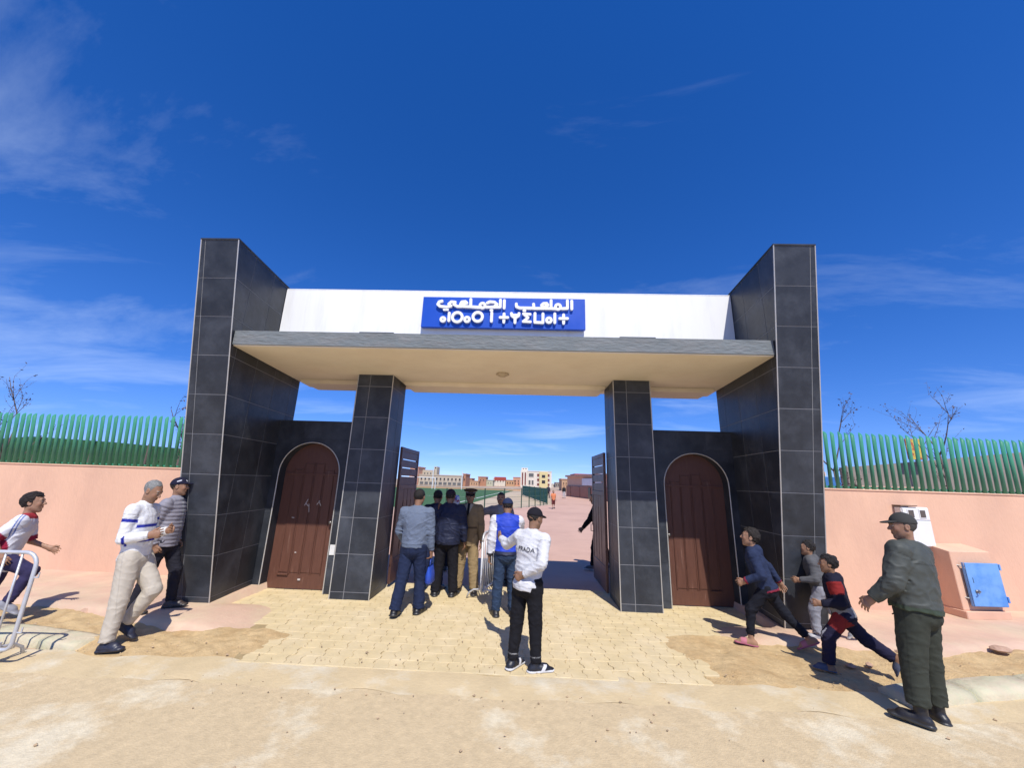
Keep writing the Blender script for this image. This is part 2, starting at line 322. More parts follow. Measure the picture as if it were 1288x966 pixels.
# pebbles and crumbs of paving strewn over sand and road edge
pb2 = MB(); rgp = random.Random(4)
for k in range(600):
    u = rgp.random(); x = rgp.uniform(-7.5, 8.5)
    if -2.6 < x < 2.4: y = rgp.gauss(-1.75, .35)
    else: y = rgp.gauss(-1.15, .42) if u < .8 else rgp.uniform(-4.5, -1.2)
    r = abs(rgp.gauss(0, .0055))+.003; z = -.012 if y < -1.5 else .012
    if y > -.55: continue
    vs = []
    for (a, b_, c) in ((1, 0, 0), (-1, 0, 0), (0, 1, 0), (0, -1, 0), (0, 0, .8), (0, 0, -.8)):
        q = rgp.uniform(.7, 1.3); vs.append((x+a*r*q+rgp.gauss(0, r*.2), y+b_*r*q, z+c*r*q))
    pb2.add(vs, [(0, 2, 4), (2, 1, 4), (1, 3, 4), (3, 0, 4), (2, 0, 5), (1, 2, 5), (3, 1, 5), (0, 3, 5)])
tag(pb2.build('pebbles', mat('pebble', (.40, .29, .18), .95, .25, 12., island=.3)), 'scattered small pebbles along the sandy road edge', 'pebbles', kind='stuff')
# inside: pink forecourt and track, pitch, dirt
b = MB(); b.add([(-30, 1.95, -.016), (30, 1.95, -.016), (30, 22, -.016), (13, 60, -.016), (16, 110, -.016), (7.4, 110, -.016), (3.9, 40, -.016), (3.2, 33, -.016), (-3, 20.5, -.016), (-30, 20, -.016)], [tuple(range(10))])
tag(b.build('forecourt', m_fore), kind='structure')
m_track = mat('dirt_track', (.50, .40, .27), .95, .12, .5, .2, 10., coord='World', col2=(.44, .33, .23), c2scale=.15)
b = MB(); b.add([(-60, 20, -.03), (-3, 20.3, -.03), (3.2, 33, -.03), (7.5, 110, -.03), (-60, 110, -.03)], [tuple(range(5))]); tag(b.build('dirt_area', m_track), kind='structure')
P1_, P2_ = onz(597, 631.5), onz(630, 622); dd = (P2_-P1_)/np.linalg.norm(P2_-P1_)
q0 = P1_-dd*10; q1 = P1_+dd*62
b = MB(); b.add([(q0[0], q0[1], -.022), (q1[0], q1[1], -.022), (-90, q1[1]+4, -.022), (-70, q0[1]-3, -.022)], [(0, 1, 2, 3)]); pitch_o = tag(b.build('sports_pitch', m_pitch), kind='structure')
m_line = mat('pitch_line_white', (.75, .75, .72), .9)
nrm = np.array([-dd[1], dd[0], 0])
b = MB()
for off, a0, a1, w in ((1.2, 0, 71, .14), (1.2, 0, 71, .0),):
    if w:
        s0, s1 = q0+dd*a0+nrm*off, q0+dd*a1+nrm*off
        b.add([(*s0[:2], -.016), (*s1[:2], -.016), (*(s1+nrm*w)[:2], -.016), (*(s0+nrm*w)[:2], -.016)], [(0, 1, 2, 3)])
s0 = q0+dd*22+nrm*1.2; s1 = s0+nrm*26
b.add([(*s0[:2], -.015), (*(s0+dd*.14)[:2], -.015), (*(s1+dd*.14)[:2], -.015), (*s1[:2], -.015)], [(0, 1, 2, 3)])
tag(b.build('pitch_lines', m_line, pitch_o))

# ================================================================== the gate
m_tile = mat('black_slate_tile', (.031, .035, .043), .42, .32, 4., .10, 16., obj_var=.2, coord='World', col2=(.049, .055, .066), c2scale=2.2, spec=.32)
m_grout = mat('light_grout', (.19, .19, .19), .9, .15, 9., coord='World')
m_core = mat('tile_bed', (.235, .235, .24), .9, .1, 5., coord='World')
m_trim = mat('corner_trim_aluminium', (.52, .50, .46), .45, .08, 8., metal=.3)
m_white = mat('white_plaster', (.82, .82, .80), .85, .03, 1.5, .15, 12., coord='World', col2=(.70, .695, .67), c2pos=(.5, .78), c2scale=2.2, stretch=(1.6, 1, .25))
m_slab = mat('slab_grey_render', (.155, .175, .18), .9, .14, 3.5, .9, 14., coord='World', col2=(.18, .19, .19), c2scale=5., stretch=(.6, 1, 2))
m_soffit = mat('soffit_cream', (.85, .76, .60), .9, .05, 1.2, .08, 10., coord='World', col2=(.81, .71, .55), c2scale=.9)
m_wood = mat('brown_door_paint', (.115, .046, .029), .55, .2, 5., .3, 30., stretch=(9, 9, .8), col2=(.20, .11, .08), c2pos=(.62, .74), c2scale=2.2)
m_leaf = mat('brown_gate_paint', (.085, .040, .032), .42, .12, 5., .1, 40., col2=(.10, .05, .04), c2scale=2.)
m_steel = mat('galvanised_steel', (.55, .56, .58), .45, .12, 14., .1, 60., metal=.35)
m_brass = mat('worn_metal', (.25, .24, .23), .45, .1, 20., metal=.8)
HT = 5.52; TH = .593; YF0, YF1 = 0.0, -1.106
def yfront(z): return YF0+(YF1-YF0)*(z/HT)
def xin(y): return 4.08+.095*(y+1.1)
def clip_poly(poly, a, b, c):         # keep a*u+b*v<=c
    o = []
    for i in range(len(poly)):
        p, q = poly[i], poly[(i+1) % len(poly)]; dp, dq = a*p[0]+b*p[1]-c, a*q[0]+b*q[1]-c
        if dp <= 0: o.append(p)
        if dp*dq < 0:
            t = dp/(dp-dq); o.append((p[0]+(q[0]-p[0])*t, p[1]+(q[1]-p[1])*t))
    return o
def tile_face(parent, O, U, V, region, ucuts, vcuts, gap=.0105, thick=.003, material=None, hole=None):
    """region: convex polygon in (u,v); one tile object per cell"""
    O, U, V = (np.array(q, float) for q in (O, U, V)); Nn = np.cross(U, V); Nn /= np.linalg.norm(Nn); k = 0
    hp = []
    for i in range(len(region)):
        p, q = region[i], region[(i+1) % len(region)]; a, b_ = q[1]-p[1], -(q[0]-p[0]); ln = math.hypot(a, b_)
        hp.append((a/ln, b_/ln, (a*p[0]+b_*p[1])/ln))
    cen = np.mean(region, axis=0)
    hp = [(a, b_, c) if a*cen[0]+b_*cen[1] <= c else (-a, -b_, -c) for a, b_, c in hp]
    for i in range(len(ucuts)-1):
        for j in range(len(vcuts)-1):
            g2 = gap/2; poly = [(ucuts[i]+g2, vcuts[j]+g2), (ucuts[i+1]-g2, vcuts[j]+g2), (ucuts[i+1]-g2, vcuts[j+1]-g2), (ucuts[i]+g2, vcuts[j+1]-g2)]
            for a, b_, c in hp: poly = clip_poly(poly, a, b_, c) if poly else poly
            if len(poly) < 3: continue
            ar = abs(sum(poly[m][0]*poly[(m+1) % len(poly)][1]-poly[(m+1) % len(poly)][0]*poly[m][1] for m in range(len(poly))))/2
            if ar < .0015: continue
            t = thick+random.uniform(-.0008, .0008)
            MB().prism([O+U*p[0]+V*p[1]-Nn*.004 for p in poly], Nn*(t+.004)).build('tile', material or m_tile, parent); k += 1
    return k
def tower(s, label):
    e = empty('gate_tower', (0, 0, 0)); tag(e, label, 'gate tower', 'tall outer gate towers')
    yb = 1.5; w = .593
    def X(x, y): return s*(xin(y)+x)
    zb = -.02
    prof = [(yfront(zb), zb), (yb, zb), (yb, HT), (yfront(HT), HT)]
    # core as a skewed prism
    inn = [(X(.0, y), y, z) for y, z in prof]; outr = [(X(w, y), y, z) for y, z in prof]
    mb = MB(); n = 4; vs = inn+outr
    fs = [(0, 1, 2, 3), (7, 6, 5, 4)]+[(i, i+4, (i+1) % 4+4, (i+1) % 4) for i in range(4)]
    if s < 0: fs = [q[::-1] for q in fs]
    mb.add(vs, fs); core = mb.build('core', m_core, e)
    bm = bmesh.new(); bm.from_mesh(core.data); bmesh.ops.recalc_face_normals(bm, faces=bm.faces); bm.to_mesh(core.data); bm.free()
    V = np.array([0, (YF1-YF0)/HT, 1.]); sl_ = np.linalg.norm(V); Vn = V/sl_
    vc = [HT*sl_-.02*0]; z = HT
    vcuts = sorted({0.0 if z_ < 0 else z_*sl_ for z_ in [HT-k*TH for k in range(0, 11)]}); vcuts = [v for v in vcuts if v >= 0]
    if vcuts[0] > .03: vcuts = [0.0]+vcuts
    dxdy = .095*(YF1-YF0)/HT     # inner edge drifts with y
    # front face: region sheared slightly
    if s > 0:
        O = (X(0, YF0), YF0, 0); U = np.array([1., 0, 0]); reg = [(0, 0), (w, 0), (w+dxdy*HT, HT*sl_), (dxdy*HT, HT*sl_)]; uc = [-.2, .425, w+.1]
    else:
        O = (X(w, YF0), YF0, 0); U = np.array([1., 0, 0]); reg = [(0, 0), (w, 0), (w-dxdy*HT, HT*sl_), (-dxdy*HT, HT*sl_)]; uc = [-.1, .165, w+.3]
    tile_face(e, O, U, Vn, reg, uc, vcuts)
    # inner face (towards the passage) and outer face
    ln = math.hypot(1, .095)
    for side, xo in ((0, 0.), (1, w)):
        d = np.array([s*.095, 1, 0])/ln
        if (s < 0) == (side == 0): O = np.array([X(xo, yb), yb, 0]); U = -d; uu = lambda y: (yb-y)*ln
        else: O = np.array([X(xo, -1.2), -1.2, 0]); U = d; uu = lambda y: (y+1.2)*ln
        if s < 0 and side == 0: O = np.array([X(xo, -1.2), -1.2, 0]); U = d; uu = lambda y: (y+1.2)*ln
        if s > 0 and side == 0: O = np.array([X(xo, yb), yb, 0]); U = -d; uu = lambda y: (yb-y)*ln
        if s < 0 and side == 1: O = np.array([X(xo, yb), yb, 0]); U = -d; uu = lambda y: (yb-y)*ln
        if s > 0 and side == 1: O = np.array([X(xo, -1.2), -1.2, 0]); U = d; uu = lambda y: (y+1.2)*ln
        reg = [(uu(y), z) for y, z in ((yfront(0), 0), (yb, 0), (yb, HT), (yfront(HT), HT))]
        zc = sorted([HT-k*TH for k in range(0, 10)]); zc = [0.]+[z for z in zc if z > .05]
        ys = [-1.2, -.62, -.04, .56, 1.16, 1.6]; us = sorted(uu(y) for y in ys)
        tile_face(e, O, U, np.array([0, 0, 1.]), reg, us, zc)
    # corner trims
    for xo in (0., w):
        xx = xo+(-.004 if xo == 0 else .004)
        a = np.array([X(xx, YF0), YF0-.006, 0]); b_ = np.array([X(xx, YF1), YF1-.006, HT])
        MB().tube([a, b_], .0085, 6).build('corner_trim', m_trim, e)
    # coping
    mb = MB(); t0 = HT+.001; poly = [(X(-.014, YF1-.014), YF1-.014, t0), (X(w+.014, YF1-.014), YF1-.014, t0), (X(w+.014, yb), yb, t0), (X(-.014, yb), yb, t0)]
    mb.prism(poly, (0, 0, .022)).build('coping', m_tile, e)
    return e
tower(-1, 'tall black tiled gate tower beside the man in the quilted jacket')
tower(1, 'tall black tiled gate tower behind the running boys')

def pillar(s, label):
    e = tag(empty('gate_pillar', (s*2.42, 1.2, 0)), label, 'pillar', 'inner gate pillars')
    x0, x1, y0, y1, z1 = -.335, .335, .79-1.2, 1.6-1.2, 3.905
    MB().box(x0, x1, y0, y1, -.02, z1).build('core', m_core, e)
    zc = [0., .115]+[.115+TH*k for k in range(1, 7)]+[z1]
    tile_face(e, (x0, y0, 0), (1, 0, 0), (0, 0, 1), [(0, 0), (.67, 0), (.67, z1), (0, z1)], [0, .235, .67], zc)
    for sx in (-1, 1):
        if sx > 0: O, U = (x1, y0, 0), (0, 1, 0)
        else: O, U = (x0, y1, 0), (0, -1, 0)
        tile_face(e, O, U, (0, 0, 1), [(0, 0), (.81, 0), (.81, z1), (0, z1)], [0, .45, .81] if sx > 0 else [0, .36, .81], zc)
        MB().tube([(sx*.339, y0-.006, 0), (sx*.339, y0-.006, z1-.004)], .0085, 6).build('corner_trim', m_trim, e)
    return e
pillar(-1, 'black tiled gate pillar by the group of men entering'); pillar(1, 'black tiled gate pillar beside the half hidden dark figure')

# portal walls with an arched doorway
CXD, HW, ZS = 3.575, .575, 2.03
def arch_pts(hw, zs, z0=0., n=22):
    return [(-hw, z0)]+[(-hw*math.cos(math.pi*i/n), zs+hw*math.sin(math.pi*i/n)) for i in range(n+1)]+[(hw, z0)]
def portal(s, label):
    e = tag(empty('arched_portal', (s*CXD, 1.05, 0)), label, 'wall', 'arched side portals')
    xl, xr = 2.76-CXD, 4.29-CXD
    if s < 0: xl, xr = -xr, -xl
    z1 = 3.0; dep = .42
    A = arch_pts(HW, ZS)
    # wall with opening: strip between arch and outline
    front = []; n = len(A)
    def outer(p):
        x, z = p
        if z <= ZS: return (xl if x < 0 else xr, z)
        an = math.atan2(z-ZS, x); c, sn = math.cos(an), math.sin(an)
        t = 1e9
        if sn > 1e-6: t = min(t, (z1-ZS)/sn)
        if c > 1e-6: t = min(t, xr/c)
        if c < -1e-6: t = min(t, xl/c)
        return (c*t, ZS+sn*t)
    # insert exact corners
    angs = sorted(set([math.pi*i/24 for i in range(25)]+[math.atan2(z1-ZS, xr), math.atan2(z1-ZS, xl)]), reverse=True)
    A = [(-HW, 0)]+[(HW*math.cos(a), ZS+HW*math.sin(a)) for a in angs]+[(HW, 0)]; B_ = [outer(p) for p in A]; n = len(A)
    vs = [(p[0], 0, p[1]) for p in A]+[(p[0], 0, p[1]) for p in B_]+[(p[0], dep, p[1]) for p in A]+[(p[0], dep, p[1]) for p in B_]
    fs = []
    for i in range(n-1):
        fs += [(i, i+1, n+i+1, n+i), (2*n+i, 3*n+i, 3*n+i+1, 2*n+i+1), (i, 2*n+i, 2*n+i+1, i+1), (n+i, n+i+1, 3*n+i+1, 3*n+i)]
    w = MB().add(vs, fs).build('wall', m_tile, e)
    bm = bmesh.new(); bm.from_mesh(w.data); bmesh.ops.recalc_face_normals(bm, faces=bm.faces); bm.to_mesh(w.data); bm.free()
    # raised tiles over the doorway and as jambs
    tile_face(e, (xl, 0, 0), (1, 0, 0), (0, 0, 1), [(0, 2.68), (xr-xl, 2.68), (xr-xl, z1), (0, z1)], [0, .5, 1.05, xr-xl], [2.68, z1])
    for a, b_ in ((xl, -HW-.012), (HW+.012, xr)):
        tile_face(e, (a, 0, 0), (1, 0, 0), (0, 0, 1), [(0, 0), (b_-a, 0), (b_-a, 2.1), (0, 2.1)], [0, b_-a], [0, .115, .708, 1.301, 1.894, 2.1])
    pts = [(p[0]*1.004, -.006, p[1]) for p in A]
    MB().tube(pts, .010, 6).build('arch_trim', m_trim, e)
    # copper-brown coping
    MB().box(xl, xr, -.012, dep, z1+.001, z1+.02).build('coping', m_tile, e)
    return e
portal(-1, 'black tiled wall with arched doorway next to the quilted jacket man'); portal(1, 'black tiled wall with arched doorway next to the running boys')
def arch_door(s, label):
    e = tag(empty('arched_door', (s*CXD, 1.25, 0)), label, 'door', 'arched wooden side doors')
    hw = HW-.004; A = arch_pts(hw, ZS, .012)
    MB().prism([(x, 0, z) for x, z in A], (0, .05, 0)).build('door_leaf', m_wood, e)
    y0 = -.016
    # long vertical panels, each with raised moulding
    xs = [-.30, -.10, .10, .30] if s < 0 else [-.31, -.12, .08, .27]
    for i, x in enumerate(xs):
        zt = 1.95+.32*(1-abs(x)/.55)
        MB().box(x-.078, x+.078, -.011, 0, .28, zt).build('panel', m_wood, e, bevel=.006)
        fr = MB()
        for xx in (x-.092, x+.078): fr.box(xx, xx+.014, y0, 0, .26, zt+.02)
        fr.build('moulding', m_wood, e, bevel=.003)
    i = 0 if s < 0 else 3
    MB().box(xs[i]-.1, xs[i]+.1, -.03, 0, .235, .262).build('moulding', m_wood, e, bevel=.004)
    MB().box(-hw+.03, hw-.03, -.02, 0, 2.0, 2.04).build('rail', m_wood, e, bevel=.004)
    hx = -.5 if s > 0 else .47
    h = MB().lathe([(.0, 0), (.03, 0), (.03, .012), (.012, .018), (.012, .04), (.028, .05), (.028, .075), (0.001, .08)], n=14).build('door_knob', m_brass, e, True)
    h.location = (hx, -.001, 1.16); h.rotation_euler = (R(90), 0, 0)
    return e
dl = arch_door(-1, 'brown arched wooden door with white scuffs next to the quilted jacket man'); arch_door(1, 'brown arched wooden door with a pale knob next to the running boys')
m_mark = mat('white_paint_mark', (.5, .45, .42), .9, .2, 30.)
for x, z, w, h_, a in ((-.06, 1.50, .012, .13, 25), (-.03, 1.45, .012, .10, -50), (.005, 1.40, .012, .15, -8), (.17, 1.50, .012, .09, 35), (.20, 1.49, .012, .10, -28), (-.27, 1.22, .05, .016, 8), (-.12, .62, .03, .02, 0), (.02, .17, .05, .03, 0)):
    o = MB().box(-w/2, w/2, -.0012, 0, -h_/2, h_/2).build('paint_mark', m_mark, dl); o.location = (x, -.0175, z); o.rotation_euler = (0, R(a), 0)
# white notice and crumpled sack beside the left door
o = MB().box(-.045, .045, -.006, 0, -.085, .085).build('notice_plate', mat('notice_white', (.7, .7, .68), .6)); o.location = (-2.93, 1.04, .72); tag(o, 'small white plate fixed beside the scuffed arched door', 'plate')
# canopy
cn = tag(empty('gate_canopy', (0, .4, 3.93)), 'cream soffit concrete canopy with grey front edge across the gate', 'canopy')
def wprism(y0, y1, z0, z1, inset=.012):
    return [(-(xin(y0)-inset), y0, z0), ((xin(y0)-inset), y0, z0), ((xin(y1)-inset), y1, z0), (-(xin(y1)-inset), y1, z0)], (0, 0, z1-z0)
def loc(p): return [(x, y-.4, z-3.93) for x, y, z in p]
p, ex = wprism(-.76, 1.98, 3.925, 4.15); MB().prism(loc(p), ex).build('slab', m_slab, cn)
p, ex = wprism(-.735, 1.975, 3.908, 3.924); MB().prism(loc(p), ex).build('soffit', m_soffit, cn)
bm_ = MB()
for xa, xb in ((-4.2, -2.80), (-2.05, 2.05), (2.80, 4.2)):
    poly = [(xa, 3.907), (xa+.02, 3.86), (xa+.08, 3.83), (xb-.08, 3.83), (xb-.02, 3.86), (xb, 3.907)]
    MB().prism(loc([(x, 1.30, z) for x, z in poly]), (0, .6, 0)).build('beam', m_soffit, cn)
lamp = MB().lathe([(.001, 0), (.10, 0), (.12, -.012), (.12, -.03), (.07, -.045), (.06, -.06), (.001, -.065)][::-1], n=6).build('ceiling_rose', mat('rose_plaster', (.5, .41, .29), .9), cn)
lamp.location = (.02, .12, -.023)
pr = tag(empty('parapet', (0, .4, 4.151)), 'white plastered parapet wall above the canopy', 'parapet wall')
MB().prism([(-(xin(.4)-.012), 0, 0), ((xin(.4)-.012), 0, 0), ((xin(.4)-.012), 0, 1.319), (-(xin(.4)-.012), 0, 1.319)], (0, .22, 0)).build('wall', m_white, pr)
MB().box(-(xin(.4)-.014), xin(.4)-.014, -.003, .223, 1.3195, 1.340).build('coping', m_white, pr, bevel=.006)
for x, side in ((-1.88, 'by the left end of the blue sign'), (2.12, 'by the other end of the blue sign')):
    o = MB().box(-.27, .27, -.02, .26, 0, .022).build('metal_flashing', mat('dark_flashing', (.06, .065, .07), .5, .1, 8., metal=.4), bevel=.004); o.location = (x, -.72, 4.152)
    tag(o, 'thin dark plate lying on the canopy edge near the '+('Tifinagh line start' if x < 0 else 'Arabic line start')+' of the sign', 'plate', 'dark plates on the canopy edge')

# sign with raised lettering
sg = tag(empty('name_sign', (0, .38, 5.005)), 'blue sign with white raised Arabic and Tifinagh lettering on the parapet', 'sign')
m_blue = mat('sign_blue', (.006, .07, .46), .38, .05, 3.); m_let = mat('letter_white', (.82, .82, .82), .4, .03, 8.)
MB().box(-1.505, 1.505, -.09, -.022, -.305, .305).build('panel', m_blue, sg, bevel=.006)
SK = 0
def sx(zx): return -1.47+(zx-213)/(1032-213)*2.98
def sz(zy, zx): return .295-((zy-(133+(zx-213)*.0125))/160)*.6
def stroke(parent, pts, w=.052, depth=.05, y=-.09):
    """flat bold stroke along a polyline given in sign photo units, with rounded joins, extruded"""
    P = [np.array([sx(a), sz(b_, a)]) for a, b_ in pts]; mb = MB()
    global SK; SK += 1; yo = y-.045-.0011*(SK % 9)
    for i in range(len(P)-1):
        a, b_ = P[i], P[i+1]; d = b_-a; ln = np.linalg.norm(d); d = d/ln; nn = np.array([-d[1], d[0]])*w/2
        e0 = d*(w*.5 if i == 0 else 0); e1 = d*(w*.5 if i == len(P)-2 else 0)
        q = [a+nn-e0*.0, b_+nn+e1*.0, b_-nn+e1*.0, a-nn-e0*.0]
        mb.prism([(x, yo+.00004*i, z) for x, z in q], (0, depth, 0))
    for i, c in enumerate(P):
        n = 14; mb.prism([(c[0]+w*.5*math.cos(2*math.pi*k/n), yo+.0005+.00004*i, c[1]+w*.5*math.sin(2*math.pi*k/n)) for k in range(n)], (0, depth, 0))
    return mb.build('letter', m_let, parent)
def ring(zx, zy, rx, w=.05): return stroke(sg, [(zx+rx*math.cos(2*math.pi*k/18), zy+rx*math.sin(2*math.pi*k/18)) for k in range(19)], w)
# Arabic line, right to left: alif lam meem lam ain beh / alif lam jeem meem alif ain yeh
stroke(sg, [(962, 157), (962, 199)]); stroke(sg, [(940, 155), (940, 196), (912, 197)])
ring(893, 188, 13); stroke(sg, [(880, 198), (858, 197), (858, 155)]); stroke(sg, [(858, 197), (826, 197), (822, 190), (842, 180), (836, 170), (820, 171), (810, 180), (818, 192)])
stroke(sg, [(822, 197), (772, 197), (770, 175)]); stroke(sg, [(771, 196), (700, 195), (684, 188), (683, 174)]); stroke(sg, [(722, 210), (727, 210)], .05)
stroke(sg, [(622, 155), (622, 195)]); stroke(sg, [(602, 153), (602, 190), (590, 192)]); stroke(sg, [(536, 168), (548, 162), (572, 164), (586, 176), (570, 190), (535, 191)]); stroke(sg, [(556, 208), (561, 208)], .05)
stroke(sg, [(590, 191), (530, 191)]); ring(512, 183, 13); stroke(sg, [(508, 193), (452, 190), (451, 150)]); stroke(sg, [(452, 190), (412, 188), (410, 178), (432, 170), (424, 162), (406, 164), (400, 176), (408, 187)])
stroke(sg, [(408, 188), (384, 188), (366, 178), (372, 166), (352, 164), (340, 176), (352, 186), (330, 192), (296, 188), (284, 178), (290, 164), (304, 160)]); stroke(sg, [(318, 205), (322, 205)], .045); stroke(sg, [(332, 205), (336, 205)], .045)
# Tifinagh line
B0 = 262
ring(316, 257, 10); stroke(sg, [(346, 224), (346, 264)]); ring(388, 245, 25, .052); ring(438, 257, 12); ring(491, 243, 24, .052)
stroke(sg, [(561, 222), (561, 266)]); stroke(sg, [(604, 246), (642, 246)]); stroke(sg, [(623, 226), (623, 270)])
stroke(sg, [(679, 272), (679, 248), (662, 236), (660, 224)]); stroke(sg, [(679, 248), (696, 236), (698, 224)]); stroke(sg, [(662, 232), (696, 232)], .04)
stroke(sg, [(754, 228), (720, 226), (744, 246), (720, 266), (756, 268)], .048); stroke(sg, [(778, 224), (778, 270), (818, 272), (818, 226)])
ring(848, 259, 12); stroke(sg, [(877, 226), (877, 272)]); stroke(sg, [(902, 250), (940, 250)]); stroke(sg, [(921, 230), (921, 274)])

# sliding / swinging gate leaves standing open
def gate_leaf(s, label, mirror):
    e = tag(empty('gate_leaf', (s*2.05, 1.62, 0)), label, 'gate leaf', 'open metal gate leaves')
    # leaf lies along +y from the pillar (hinge) inwards
    e.rotation_euler = (0, 0, R(s*.4))
    Ln, Z = 1.28, 2.62; t = .05
    def board(y0, y1, z0, z1, x0=-t/2, x1=t/2, nm='rail', bev=.004): return MB().box(x0, x1, y0, y1, z0, z1).build(nm, m_leaf, e, bevel=bev)
    board(0, .09, .06, Z, nm='stile'); board(Ln-.09, Ln, .06, Z, nm='stile')
    board(.092, Ln-.092, .06, .42, nm='kick_panel')
    for z0, z1 in ((.42, .5), (1.78, 1.87), (2.54, Z)): board(.092, Ln-.092, z0, z1-.002, nm='rail')
    # three upper boards with bright open slots between them
    for z0, z1 in ((1.87, 2.03), (2.05, 2.20), (2.22, 2.37), (2.39, 2.538)): board(.092, Ln-.092, z0, z1, -.018, .018, 'slat')
    # tall lower panels with two narrow open slits
    for y0, y1 in ((.092, .36), (.40, .62), (.66, .88), (.92, Ln-.092)): board(y0, y1, .5, 1.779, -.018, .018, 'panel')
    for y in (.36, .62, .88):
        board(y+.002, y+.038, .5, .62, -.02, .02, 'bar'); board(y+.002, y+.038, 1.55, 1.779, -.02, .02, 'bar')
    hb = MB().tube([(-s*.03, Ln-.05, 1.0), (-s*.075, Ln-.05, 1.0), (-s*.075, Ln-.05, 1.14), (-s*.03, Ln-.05, 1.14)], .009, 8).build('handle', m_brass, e, True)
    for z in (.4, 1.3, 2.25): MB().tube([(0, -.012, z), (0, -.012, z+.12)], .014, 8).build('hinge', m_leaf, e)
    return e
gate_leaf(-1, 'brown metal gate leaf swung open beside the entering men', 1); gate_leaf(1, 'brown metal gate leaf swung open hiding the dark clothed figure', -1)
# plastic bottle at right leaf foot
e = tag(empty('plastic_bottle', (2.16, 1.45, 0)), 'crushed clear plastic bottle standing at the gate leaf foot', 'bottle')
mbot = mat('bottle_plastic', (.55, .6, .68), .15, .1, 30.)
MB().lathe([(.001, 0), (.03, 0), (.033, .01), (.03, .06), (.033, .12), (.03, .17), (.013, .215), (.013, .235)], n=12).build('bottle_body', mbot, e, True)
MB().lathe([(.015, .236), (.015, .256), (.001, .257)], n=12).build('bottle_cap', mat('cap_blue', (.05, .1, .4), .5), e)

# ================================================================== boundary walls and picket fences
m_wall = mat('salmon_render', (.69, .425, .29), .9, .06, 1.2, .25, 25., coord='World', col2=(.60, .365, .255), c2pos=(.46, .74), c2scale=1.3, stretch=(1, 1, .45))
m_green = mat('green_fence_paint', (.055, .27, .165), .32, .10, 6., obj_var=.1)
WALLS = {-1: ((-4.72, 1.38), (-15.5, 1.66)), 1: ((4.70, .92), (15.5, 2.1))}
def bwall(s, label, flabel, tilt):
    a, b_ = (np.array(q) for q in WALLS[s]); d = b_-a; ln = np.linalg.norm(d); d /= ln; rz = math.atan2(d[1], d[0]); zt = 2.03
    e = tag(empty('boundary_wall', (a[0], a[1], 0), rz), label, 'wall', 'salmon boundary walls')
    # local x along the wall, front towards the road is local -y for s>0 and +y for s<0
    f = -1 if s > 0 else 1
    ys = sorted((0, -f*.18))
    MB().box(0, ln, ys[0], ys[1], -.05, zt).build('wall_face', m_wall, e)
    ys2 = sorted((f*.015, -f*.195)); MB().box(0, ln, ys2[0], ys2[1], zt+.001, zt+.03).build('coping', m_wall, e, bevel=.006)
    fe = tag(empty('picket_fence', (a[0], a[1], zt+.03), rz), flabel, 'fence', 'green picket fences on the boundary walls')
    r = .030; H_ = 1.0; n = 12
    pm = MB(); vs = []
    for z, sl2 in ((0, 0), (H_, 1)):
        for j in range(n):
            an = 2*math.pi*j/n; vs.append((r*math.cos(an), r*math.sin(an), z+(-.035*f*math.sin(an) if sl2 else 0)))
    pm.add(vs, [(j, (j+1) % n, n+(j+1) % n, n+j) for j in range(n)]+[tuple(range(n))[::-1], tuple(n+j for j in range(n))])
    me = pm.mesh('picket', m_green, False)
    for pp in me.polygons: pp.use_smooth = len(pp.vertices) == 4
    x = .10; k = 0
    while x < ln-.1:
        o = link('picket', me, fe); o.location = (x, -f*.09+random.uniform(-.003, .003), 0); o.rotation_euler = (-f*tilt+random.gauss(0, .006), random.gauss(0, .007), random.random()*.2); o.scale = (1, 1, 1+random.uniform(-.006, .006)); x += .1395; k += 1
    for z in (.015,):
        MB().box(.02, ln-.02, -f*.09-.012-(.0), -f*.09+.012, z, z+.03).build('rail', m_green, fe).location = (0, f*(math.tan(tilt)*z)-f*.04, 0)
    return e
bwall(-1, 'salmon rendered boundary wall behind the striped sweater man', 'green picket fence on the wall behind the striped sweater man', .13)
bwall(1, 'salmon rendered boundary wall carrying the white meter box', 'green picket fence on the wall above the meter box', .05)

# white meter box and blue cabinet on the right wall
def wall_pt(x): a, b_ = (np.array(q) for q in WALLS[1]); t = (x-a[0])/(b_[0]-a[0]); return a+(b_-a)*t
rzR = math.atan2(WALLS[1][1][1]-WALLS[1][0][1], WALLS[1][1][0]-WALLS[1][0][0])
q = wall_pt(7.08); e = tag(empty('meter_box', (q[0], q[1], 1.12), rzR), 'white electricity meter box with two small windows on the salmon wall', 'meter box')
m_mw = mat('meter_white', (.74, .74, .72), .5, .04, 6.); m_glass = mat('dark_glass', (.10, .085, .075), .12, .1, 12.)
MB().box(0, .52, -.13, -.002, 0, .66).build('box', m_mw, e, bevel=.012)
MB().box(.012, .508, -.142, -.131, .015, .43).build('door', m_mw, e, bevel=.006)
MB().box(.012, .508, -.142, -.131, .445, .645).build('window_panel', m_mw, e, bevel=.006)
for x in (.09, .31):
    MB().box(x, x+.13, -.150, -.143, .475, .625).build('window_frame', m_mw, e, bevel=.003); MB().box(x+.015, x+.115, -.153, -.151, .49, .61).build('window_pane', m_glass, e)
MB().box(-.02, .30, -.15, .0, .672, .69).build('rain_cap', mat('rusty_cap', (.2, .13, .09), .7, .2, 20.), e)
MB().box(.43, .50, -.10, -.03, -.03, -.001).build('cable_gland', mat('black_rubber', (.03, .03, .03), .7), e)
q = wall_pt(7.50); e = tag(empty('electric_cabinet', (q[0], q[1], .1), rzR), 'salmon masonry housing with an open bright blue steel door', 'cabinet')
m_bd = mat('blue_door_paint', (.16, .35, .68), .45, .06, 5., .05, 30., col2=(.09, .26, .62), c2scale=3.)
